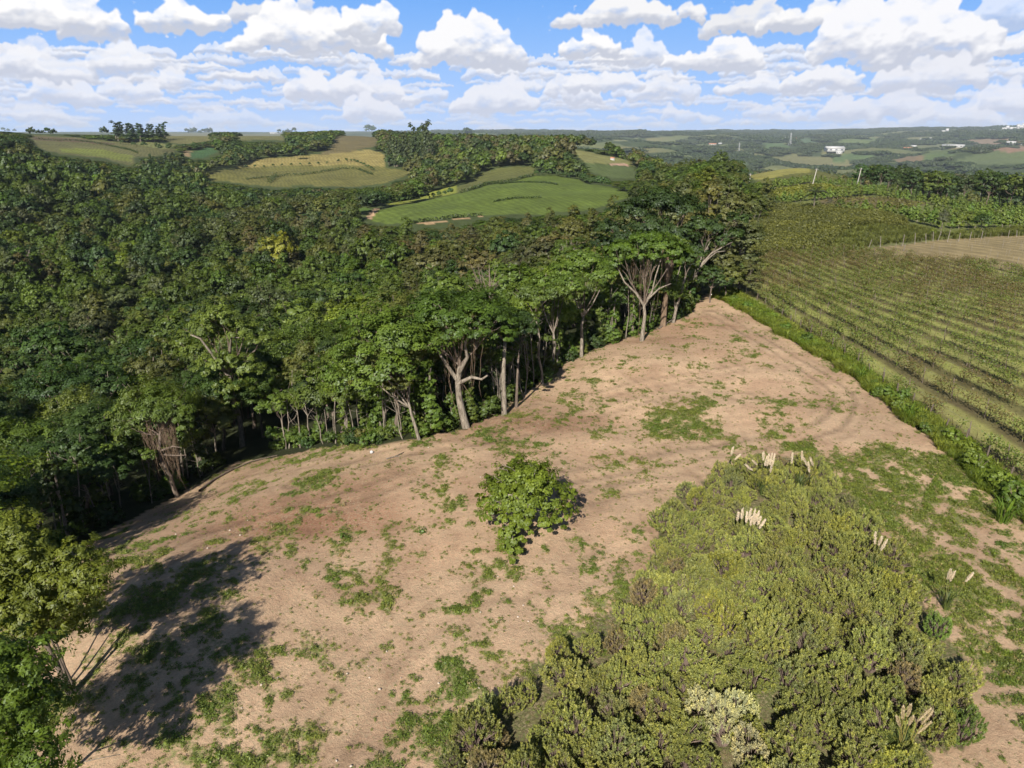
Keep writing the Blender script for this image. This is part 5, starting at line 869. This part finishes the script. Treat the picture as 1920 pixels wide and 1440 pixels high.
# ------------------------------------------------------------------ palms, utility poles, pylons
def palm(u, v, hp, label, name='palm_tree'):
    x, y = hit(u, v); d = math.hypot(x, y); h = hp / FPX * d; g_ = np.random.default_rng(int(u)); o = thing(name, label, 'palm', (x, y, Z1(x, y)), 0, 1, 'palms on the plateau'); hs = h * .62; mb = MB(); mb.tube([(0, 0, -.3), (.08, 0, hs * .5), (0, 0, hs)], [.30, .24, .22], 8); link('trunk', mb.data('trunk', BARK, True), o)
    for q in range(17):
        a = q * 2.4; el = g_.uniform(-.35, 1.1); dr = np.array([cos(a), sin(a), 0]); t5 = np.linspace(0, 1, 7)[:, None]; L3 = h * .42; sp_ = np.array([0, 0, hs]) + dr * t5 * L3 * max(.5, cos(el)) + np.array([0, 0, 1]) * (t5 * sin(el) * L3 * 1.2 - t5 ** 2 * L3 * .55); mb = MB(); mb.tube(sp_, np.linspace(.05, .01, 7), 4, .4); sd = np.array([-sin(a), cos(a), 0])
        for f in np.linspace(.12, .98, 16):
            c = np.array([np.interp(f, t5[:, 0], sp_[:, i_]) for i_ in range(3)])
            for e in (-1, 1): tp = c + sd * e * .75 * (1 - f * .4) * (h / 6) + dr * .22 - (0, 0, .28); mb.add([c - dr * .16, c + dr * .2, tp], None, [(0, 1, 2)], g_.uniform(.2, .8))
        link('frond', mb.data('frond', LEAF), o, tint=(.048, .058, .032))
palm(1524, 398, 52, 'palm tree with a drooping crown beside the mid-plateau hedge'); palm(1557, 321, 32, 'small palm standing alone on the yellow hilltop field')
def pole(u, v, hp, lean, label):
    x, y = hit(u, v); d = math.hypot(x, y); h = hp / FPX * d; o = thing('utility_pole', label, 'utility pole', (x, y, Z1(x, y)), 0, 1, 'utility poles on the plateau'); o.rotation_euler = (0, lean, .2); mb = MB(); mb.tube([(0, 0, -.5), (0, 0, h * .5), (0, 0, h)], [.24, .2, .15], 8); link('shaft', mb.data('shaft', CONC, True), o)
    mb = MB(); mb.box((0, 0, h - .45), (1.7, .12, .14)); link('crossarm', mb.data('crossarm', POST), o)
    for q in (-.7, 0, .7): mb = MB(); mb.tube([(q, 0, h - .38), (q, 0, h - .15)], [.06, .05], 6); link('insulator', mb.data('insulator', GREYM), o)
for a in ((1522, 352, 31, .16, 'utility pole in the hedge below the yellow hilltop field'), (1605, 354, 33, .12, 'utility pole at the left side of the dark wood'), (1697, 363, 30, .14, 'utility pole in front of the dark wood'), (1833, 380, 34, .16, 'utility pole farthest to the side of the brown field'), (1405, 345, 17, .0, 'utility pole just beside the eucalyptus group')): pole(*a)
def pylon(u, v, hp, label):
    x, y = hit(u, v, 1200); d = math.hypot(x, y); h = hp / FPX * d; b = h * .09; th = h * .012; o = thing('power_pylon', label, 'pylon', (x, y, Z1(x, y)), .4, 1, 'power pylons in the far valley'); mb = MB()
    for a, c in ((-1, -1), (1, -1), (1, 1), (-1, 1)): mb.tube([(a * b, c * b, -1), (a * b * .3, c * b * .3, h * .6), (a * b * .12, c * b * .12, h)], [th, th * .8, th * .6], 4)
    for q in range(7): z0_, z1_ = h * q / 8, h * (q + 1) / 8; w0, w1 = b * (1 - z0_ / h * .95), b * (1 - z1_ / h * .95); mb.tube([(-w0, -w0, z0_), (w1, -w1, z1_)], th * .6, 3); mb.tube([(w0, -w0, z0_), (-w1, -w1, z1_)], th * .6, 3)
    link('mast', mb.data('mast', GREYM), o)
    for z_ in (.68, .80, .92): mb = MB(); mb.tube([(-h * .13, 0, h * z_), (0, 0, h * (z_ + .02)), (h * .13, 0, h * z_)], th * .8, 4); link('arm', mb.data('arm', GREYM), o)
pylon(1481, 273, 20, 'lattice power pylon left of the large white shed'); pylon(1385, 286, 16, 'fainter power pylon above the treetop of the eucalyptus group')
# ------------------------------------------------------------------ far buildings
def gable(u, v, wp, hp, dep, rz, wm, rm, label, cat='shed', name='shed', nwin=3, group=None, dmin=900, flat=False):
    x, y = hit(u, v, dmin); d = math.hypot(x, y); w, h = wp / FPX * d, hp / FPX * d; dep = dep * w; az_ = -math.atan2(x, y); o = thing(name, label, cat, (x, y, Z1(x, y)), az_ + rz, 1, group); hw = h * (.92 if flat else .6); mb = MB(); mb.box((0, 0, hw / 2 - 1), (w, dep, hw + 2)); link('walls', mb.data('walls', wm), o); mb = MB()
    if flat: mb.box((0, 0, hw + h * .04), (w * 1.02, dep * 1.02, h * .08))
    else:
        e = .04 * w; V = [(-w / 2 - e, -dep / 2 - e, hw - .05), (w / 2 + e, -dep / 2 - e, hw - .05), (w / 2 + e, dep / 2 + e, hw - .05), (-w / 2 - e, dep / 2 + e, hw - .05), (-w / 2 - e, 0, h), (w / 2 + e, 0, h)]; mb.add(V, [(0, 1, 5, 4), (2, 3, 4, 5), (3, 2, 1, 0)], [(0, 4, 3), (1, 2, 5)])
    link('roof', mb.data('roof', rm), o)
    for q in range(nwin): mb = MB(); mb.box(((q + .5) / nwin * w - w / 2, -dep / 2 - .05, hw * .55), (w / nwin * .4, .12, hw * .35)); link('window', mb.data('window', WINM), o)
    return o
gable(1564, 284, 26, 8, .8, .3, WHITE, WHITE, 'large white factory shed in the far valley', dmin=1200); gable(1573, 288, 9, 4, .8, .1, WHITE, WHITE, 'low white annex in front of the large white shed', dmin=1200); gable(1787, 276, 28, 4, .5, -.1, WHITE, WHITE, 'long low white shed among the far right fields', dmin=1500, nwin=5)
gable(1702, 281, 12, 4, .6, .2, WHITE, ROOFM, 'white farmhouse with a red roof in the far valley', 'house', 'farmhouse', dmin=1500); gable(1713, 277, 7, 3.5, .7, 0, WHITE, WHITE, 'small white house beside the red-roofed farmhouse', 'house', 'farmhouse', dmin=1500); gable(1895, 270, 11, 4, .6, .2, WHITE, WHITE, 'white farm building by the right frame edge', dmin=2000)
gable(1912, 271, 6, 3, .6, 0, WHITE, ROOFM, 'tiny farmhouse right beside the farm building at the frame edge', 'house', 'farmhouse', dmin=2000); gable(1477, 261, 9, 3.5, .7, 0, WHITE, WHITE, 'white farmstead on the dark ridge by the power pylon', 'house', 'farmhouse', dmin=2000); gable(1490, 262, 5, 3, .7, 0, WHITE, ROOFM, 'little house beside the farmstead on the dark ridge', 'house', 'farmhouse', dmin=2000)
gable(1336, 272, 12, 3, .6, 0, CONC, ROOFM, 'pinkish farmhouse above the eucalyptus group', 'house', 'farmhouse', dmin=1800); gable(1148, 300, 7, 5, .8, .2, WHITE, ROOFM, 'small white house beside the hillside vineyard', 'house', 'farmhouse', dmin=650); gable(1350, 271, 6, 2.5, .6, 0, WHITE, WHITE, 'white shed beside the pinkish farmhouse', dmin=1800)
gable(832, 244, 34, 2.6, .3, 0, WHITE, WHITE, 'long white greenhouse behind the tall eucalyptus stand', 'greenhouse', 'greenhouse', dmin=900); gable(517, 251, 18, 2.4, .3, 0, WHITE, WHITE, 'white greenhouse roof on the left skyline', 'greenhouse', 'greenhouse', dmin=1000)
for q, (u, v, wp, hp) in enumerate(((1768, 247, 5, 5), (1775, 246, 4, 7), (1760, 248, 6, 3), (1783, 247, 7, 3), (1882, 242, 6, 5), (1888, 241, 4, 7), (1895, 241, 5, 5), (1901, 240, 6, 4), (1908, 240, 4, 8), (1914, 239, 5, 6), (1918, 239, 4, 9), (1860, 243, 8, 3), (1730, 258, 8, 2.5), (1745, 257, 5, 2.5))):
    gable(u, v + 4, wp, hp, .6, 0, WHITE, GREYM, 'white town block ' + ('on the skyline beside the dark ridge' if u < 1800 and v < 250 else 'of the distant town at the right end of the skyline' if v < 250 else 'on the far slope below the skyline'), 'building', 'town_building', 3, 'distant town buildings', 3500, True)
# ------------------------------------------------------------------ groves and tree lines far away
def grove(u0, u1, v0, n, hp0, hp1, tint, label, group, seed, key='fareuc', dmin=400, depth=30, name='eucalyptus_tree', hk=32., cat='tree', wk=1.):
    if hp1 < 24 and key == 'fareuc': key, hk = 'far', 11.
    g_ = np.random.default_rng(seed)
    for q in range(n):
        u = u0 + (u1 - u0) * (q + g_.uniform(.1, .9)) / n; x, y = hit(u, v0, dmin); d = math.hypot(x, y); dd_ = g_.uniform(0, depth) if q % 2 else g_.uniform(0, depth * .3); f = (d + dd_) / d; x, y = x * f, y * f
        h = g_.uniform(hp0, hp1) / FPX * d; s_ = h / hk; make_tree('%s%d' % (key, q % (2 if key == 'fareuc' else 4)), x, y, g_.uniform(0, 6), s_ * wk * g_.uniform(.85, 1.1), jt(tint, g_), name, label, cat, group, parts=False, sz=1 / wk)
EU = (.060, .085, .034)
grove(728, 812, 314, 16, 42, 55, EU, 'slender eucalyptus in the dense stand beside the pale yellow field', 'eucalyptus stand by the pale field', 1, dmin=560, depth=45); grove(775, 812, 300, 6, 52, 62, EU, 'tall eucalyptus at the back of the stand beside the pale field', 'tall eucalyptus of the stand', 2, dmin=600, depth=20); grove(796, 800, 300, 1, 72, 72, (.07, .10, .03), 'single tallest eucalyptus topping the dense stand', None, 3, dmin=620)
grove(215, 315, 266, 14, 22, 30.1, (.045, .075, .034), 'dark tree in the grove on the left skyline', 'grove on the left skyline', 4, dmin=850, depth=60, wk=1.9); grove(345, 400, 252, 7, 10, 16, TI['dark'], 'small dark tree on the skyline right of the left grove', 'skyline trees right of the grove', 5, dmin=900, depth=60); grove(50, 108, 254, 7, 7, 15, TI['dark'], 'tiny tree on the far left skyline hill', 'trees on the far left skyline', 6, dmin=900, depth=80)
grove(0, 32, 247, 3, 6, 10, TI['dark'], 'dark treetop at the left end of the skyline', 'trees at the left frame edge skyline', 7, dmin=900, depth=40); grove(522, 556, 252, 5, 8, 13, TI['dark'], 'small dark tree beside the white greenhouse roof', 'trees by the left greenhouse', 8, dmin=1000, depth=60); grove(686, 704, 250, 3, 14, 19, TI['dark'], 'bushy tree sticking out of the ridge left of the tall stand', 'treetops on the middle ridge', 9, dmin=900)
grove(870, 888, 258, 3, 16, 22, TI['dark'], 'round treetop on the ridge right of the long greenhouse', 'treetops right of the greenhouse', 10, dmin=900); grove(190, 210, 262, 2, 8, 12, TI['mid'], 'small tree at the foot of the left grove', 'small trees by the left grove', 11, dmin=800); grove(270, 350, 330, 10, 22, 34, (.05, .075, .036), 'dark tree in the clump below the left fields', 'tree clump below the left fields', 12, dmin=550, depth=40, wk=1.4)
grove(430, 440, 292, 2, 10, 14, TI['dark'], 'dark tree at the corner of the pale field', 'trees at the pale field corner', 13, dmin=600); grove(160, 290, 283, 0, 5, 8, TI['dark'], '', None, 14)
OR = (.055, .095, .026)
def tline(px, step, hm, label, group, dmin=300):
    P = np.array([hit(a, b, dmin) for a, b in px]); s = np.r_[0, np.cumsum(np.hypot(*np.diff(P, axis=0).T))]
    for q in np.arange(0, s[-1], step):
        x, y = np.interp(q, s, P[:, 0]), np.interp(q, s, P[:, 1]); make_tree('far%d' % g2.integers(4), x, y, g2.uniform(0, 6), hm / 10 * g2.uniform(.8, 1.2), jt(OR, g2), 'orchard_tree', label, 'tree', group, parts=False)
tline([(742, 381), (800, 374), (853, 364)], 3.6, 4.2, 'small dense tree in the line along the yellow field strip', 'tree line by the yellow strip', 260); tline([(1006, 330), (1040, 330), (1090, 338), (1142, 350)], 4.5, 5.5, 'small tree in the line along the top of the green vineyard slope', 'tree line above the green slope', 380)
tline([(462, 316), (520, 313), (580, 311), (625, 308)], 9, 3.6, 'tiny tree in the left line between the pale and olive fields', 'left tree line across the pale field', 500); tline([(635, 305), (655, 303), (680, 310), (705, 322)], 8, 3.8, 'tiny tree in the curved line beside the eucalyptus stand', 'curved tree line in the pale field', 500); tline([(700, 365), (706, 388)], 8, 6, 'dark bush by the bend of the farm track', 'bushes by the farm track', 260)
tline([(230, 272), (280, 277), (330, 279)], 14, 7, 'small tree in the line behind the left olive field', 'tree line behind the left field', 700); tline([(300, 283), (345, 280), (395, 276)], 14, 8, 'bushy tree in the line beside the small dark green field', 'tree line by the small green field', 700)
def hedge(px, h, w, label, dmin=300, tint=(.045, .07, .02), name='hedge'):
    P = np.array([hit(a, b, dmin) for a, b in px]); s = np.r_[0, np.cumsum(np.hypot(*np.diff(P, axis=0).T))]; n = int(s[-1] * 9); q = g2.uniform(0, s[-1], n); x, y = np.interp(q, s, P[:, 0]) + g2.normal(0, w, n), np.interp(q, s, P[:, 1]) + g2.normal(0, w, n); x0, y0 = x.mean(), y.mean(); z0 = Z1(x0, y0)
    mb = MB(); mb.leaves(np.c_[x - x0, y - y0, TZ(x, y) - z0 + g2.uniform(.1, h, n)], g2.normal(0, .6, (n, 3)) + (0, 0, .5), .45, .7, g2.uniform(0, 1, n), 0, g2, .5); o = link(name, mb.data(name, LEAF), None, (x0, y0, z0), tint=tint); o['label'] = label; o['category'] = 'hedge'
hedge([(530, 330), (565, 329), (600, 325), (640, 317), (670, 318), (700, 328)], 2.2, .5, 'dark winding hedge between the two olive vineyards of the middle hill', 500); hedge([(505, 344), (520, 332)], 4, 1.5, 'short dark hedge climbing from the valley into the olive field', 500); hedge([(460, 338), (530, 331)], 1.5, .5, 'thin dark hedge line low in the left olive field', 500)
hedge([(862, 364), (885, 357), (930, 345), (1003, 330)], 2.0, .4, 'dark hedge between the upper vineyard and the green slope', 300); hedge([(768, 421), (835, 412), (905, 405)], 1.5, .3, 'dark hedge along the lower edge of the green slope', 240, (.03, .045, .015)); hedge([(925, 380), (975, 372), (1015, 372)], 1.0, .3, 'faint dark furrow hedge in the green slope', 260); hedge([(935, 346), (990, 342), (1045, 347)], 1.0, .3, 'thin hedge line high on the green slope', 300)
hedge([(70, 262), (150, 265), (210, 275), (258, 288)], 2, .8, 'dark hedge line crossing the far left field', 600)
# ------------------------------------------------------------------ far woodland on the hazy hills
x, y = grid(-1500, 7800, 900, 9500, 62); d_ = np.hypot(x, y); az_ = np.degrees(np.arctan2(x, y)); k = (d_ > 1350) & (d_ < 9500) & (az_ < 40) & (az_ > -9) & ((fbm(x / 300, y / 300, 61) < .61) & (fbm(x / 170, y / 170, 201) > .34)); k &= ~((d_ > 4500) & (rg.uniform(0, 1, len(x)) < .35))
for P, c in PZ: k &= ~inside(P, x, y)
x, y, d_ = x[k], y[k], d_[k]; z = TZ(x, y); n = len(x); print('far woodland', n)
wsr = [link('far_wood', PROTO['wood%d' % q][1], None, (*PX(u, d), Z1(*PX(u, d)) - 1), q, 1.2, (.045, .07, .025)) for q, (u, d) in enumerate(((1240, 1500), (1450, 1700), (1700, 1600)))]
for o, lab in zip(wsr, ('dark wood in the first dip behind the hillside vineyard', 'dark wood behind the yellow hilltop field', 'dark wood beyond the plateau rim trees')): o['label'] = lab; o['kind'] = 'stuff'
gm_ = fbm(x / 250, y / 250, 211)[:, None]; sc1 = np.where(d_ > 4500, 1.5, 1.05) * rg.uniform(.8, 1.25, n)
scatter('hazy_woodland', 'woods scattered over the hazy far hills', np.c_[x, y, z - 1.5], rg.uniform(0, 6.28, n), np.c_[sc1, sc1, sc1 * rg.uniform(.7, 1.1, n)], rg.integers(0, 3, n), np.array([.028, .050, .020]) * gm_ * 1.2 + np.array([.045, .056, .024]) * (1 - gm_), wsr)
# ------------------------------------------------------------------ pampas grass
def pampas(u, v, hpl, plumes, label, golden=False, leafn=90, group='pampas grass clumps'):
    x, y = at_h(u, v, hpl); z = Z1(x, y); g_ = np.random.default_rng(int(u + v)); o = thing('pampas_grass', label, 'pampas grass', (x, y, z), 0, 1, group); mb = MB(); k_ = math.hypot(x, y) / FPX
    for q in range(leafn):
        a = g_.uniform(0, 6.28); dr = np.array([cos(a), sin(a), 0]); ln = g_.uniform(.9, 1.6); rr_ = g_.uniform(.25, .8); sd = np.array([-sin(a), cos(a), 0]) * .02; c = [dr * .1, dr * rr_ * .3 * ln + (0, 0, ln * .6), dr * rr_ * .8 * ln + (0, 0, ln * .9), dr * rr_ * 1.3 * ln + (0, 0, ln * .65)]
        mb.add(np.array([p + sd * w_ * e for p, w_ in zip(c, (1, 1, .7, .1)) for e in (-1, 1)]), [(0, 1, 3, 2), (2, 3, 5, 4), (4, 5, 7, 6)], None, g_.uniform(0, 1))
    link('leaves', mb.data('leaves', WEED), o, tint=(.085, .12, .04))
    for (du, dv, ln, tilt) in plumes:
        top = np.array([du * k_, 0, hpl - z - dv * k_ * 1.05]); base = np.array([top[0] * .25, g_.normal(0, .08), .0]); ax = np.array([tilt, g_.normal(0, .1), 1.]); ax /= np.linalg.norm(ax); pb = top - ax * ln * .5
        mb = MB(); mb.tube([base, (base + pb) / 2 + (0, 0, .1), pb, top], [.02, .016, .012, .008], 4, .5); link('stalk', mb.data('stalk', LEAF), o, tint=(.28, .24, .08) if golden else (.18, .18, .08))
        n = 170; f = g_.uniform(0, 1, n); wd = np.sin(pi * np.clip(f * .9 + .08, 0, 1)) ** .8 * (.042 if golden else .066); q_ = g_.normal(0, 1, (n, 3)); q_ /= np.linalg.norm(q_, axis=1)[:, None]; P_ = pb + ax * (f * ln)[:, None] + q_ * wd[:, None] * .8
        d2 = ax * .9 + q_ * .45; s2 = np.cross(d2, q_ + .3); s2 /= np.linalg.norm(s2, axis=1)[:, None]; V = np.stack([P_, P_ + s2 * .018 + d2 * .05, P_ + d2 * .13, P_ - s2 * .018 + d2 * .05], 1); mb = MB(); mb.add(V, np.arange(n * 4).reshape(-1, 4), None, .5); link('plume', mb.data('plume', PLUME), o, tint=(.55, .46, .33) if golden else (.70, .60, .53))
pampas(1408, 968, 2.6, [(-26, 2, .62, 0), (-18, -4, .66, .05), (-8, 4, .7, 0), (-2, -2, .75, .05), (6, 0, .8, .1), (13, 2, .7, .15), (17, 12, .6, .2), (24, 18, .7, .45), (2, 12, .6, .1), (9, 8, .7, .1)], 'pampas grass with about ten pinkish fat plumes in the middle of the thicket')
pampas(1436, 866, 2.6, [(-30, 12, .7, -1.2), (-20, 2, .5, -1.), (-6, -10, .6, -.05), (0, 0, .8, .05), (4, -2, .9, .05), (9, -4, .9, .08), (14, -2, .9, .15), (12, 12, .9, .05)], 'pampas grass with tall cream plumes at the top of the thicket'); pampas(1507, 862, 2.5, [(-22, -2, .8, 0), (-4, -6, .7, -.1), (4, 4, .8, -.6), (16, 4, .8, -.5), (12, 16, .8, -.2)], 'pampas grass with wind-bent white plumes right of the cream ones')
pampas(1378, 852, 2.2, [(-6, -6, .6, .2), (5, 6, .5, .8)], 'pampas grass with two ragged grey plumes at the thicket corner'); pampas(1648, 1016, 2.4, [(-8, -6, .7, 0), (2, 0, .6, .1), (10, 8, .7, .3)], 'pampas grass with three silvery plumes on the grassy side of the thicket')
pampas(1788, 1078, 2.0, [(-8, 0, .7, 0), (-2, 4, .6, .2), (28, 6, .6, .5)], 'pampas grass with beige plumes on the grassy strip', leafn=40); pampas(1705, 1345, 2.3, [(-14, -8, .6, -.1), (-4, -14, .65, 0), (-18, 12, .5, -.4), (26, -4, .7, .6), (34, 2, .7, .6), (32, 26, .7, .7), (4, 10, .4, .2)], 'golden-stalked pampas grass near the bottom of the frame', True, 160)
# ------------------------------------------------------------------ small things on the clearing
def polyline_px(px, h=.05): return [np.array([*hit(a, b), 0]) + (0, 0, Z1(*hit(a, b)) + h) for a, b in px]
def twig_thing(px, r_, name, label, cat, mat_, side=()):
    P = polyline_px(px, r_); c0 = P[0].copy(); mb = MB(); mb.tube([p - c0 for p in P], np.linspace(r_, r_ * .5, len(P)), 7)
    for sp2 in side: Q = polyline_px(sp2, r_); mb.tube([q - c0 for q in Q], [r_ * .5, r_ * .3], 5)
    o = link(name, mb.data(name, mat_, True), None, tuple(c0)); o['label'] = label; o['category'] = cat
twig_thing([(724, 862), (740, 857), (757, 850)], .05, 'fallen_branch', 'pale fallen branch lying just in front of the forest edge', 'branch', BARK, [[(740, 857), (752, 858)]]); twig_thing([(375, 923), (400, 903), (430, 886), (470, 868), (520, 856)], .13, 'furrow_shadow_tube', 'long thin dark tube standing in for a furrow shadow at the foot of the forest beside the liana-draped tree', 'log', DBARK)  # the long dark tube stands in for an earth bank's furrow shadow
twig_thing([(160, 1430), (190, 1422), (225, 1418)], .025, 'dry_stick', 'thin dry stick in the big shadow at the lower left', 'stick', BARK); twig_thing([(1235, 618), (1262, 600), (1282, 594)], .1, 'cut_log', 'cut log lying beside the vine-wrapped trunk', 'log', BARK)
sb = MB(); sb.blob((0, 0, .1), (.17, .14, .14), .5, 0, 10, 7); x, y = hit(697, 850); o = link('white_sack', sb.data('white_sack', WHITE, True), None, (x, y, Z1(x, y))); o['label'] = 'small white sack at the grassy forest edge'; o['category'] = 'sack'
sm_ = []
for k in range(3): sb = MB(); sb.blob((0, 0, .05), (.14, .11, .09), .5, 0, 7, 5); sm_.append(sb.data('stone', STONE))
for q in range(60):
    u, v = [(g2.uniform(640, 900), g2.uniform(1230, 1300)), (g2.uniform(900, 1000), g2.uniform(1080, 1170)), (g2.uniform(290, 480), g2.uniform(950, 1030)), (g2.uniform(450, 900), g2.uniform(1200, 1440)), (g2.uniform(800, 1200), g2.uniform(830, 900))][q % 5]; x, y = hit(u, v); ww = ['below the lone tree among sparse weeds', 'just under the drooping side of the lone tree', 'on the brown earth by the forest shadow', 'in the weedy lower clearing', 'on the earth behind the lone tree'][q % 5]
    o = link('stone', sm_[q % 3], None, (x, y, Z1(x, y)), g2.uniform(0, 6), g2.uniform(.2, .6)); o['label'] = 'small pale stone ' + ww; o['category'] = 'stone'; o['group'] = 'loose stones on the clearing'
# ------------------------------------------------------------------ the air between here and the hills
hm, t = newmat('haze'); pv = t.node('ShaderNodeVolumePrincipled'); pv.inputs['Density'].default_value = HAZE; pv.inputs['Color'].default_value = rgb(.72, .84, 1.0); pv.inputs['Anisotropy'].default_value = 0.0
t.l.new(pv.outputs[0], t.out.inputs['Volume']); zlo = float(GZ.min()) - 1; zhi = max(75., float(GZ.max()) + 14)
mb = MB(); mb.box((0, 0, (zlo + zhi) / 2), (2 * 11800, 2 * 11800, zhi - zlo)); link('haze', mb.data('haze', hm), kind='stuff', label='pale bluish air between the camera and the hills')

for o in S.objects:
    if o.get('category') and not o.get('kind'): o['kind'] = 'thing'
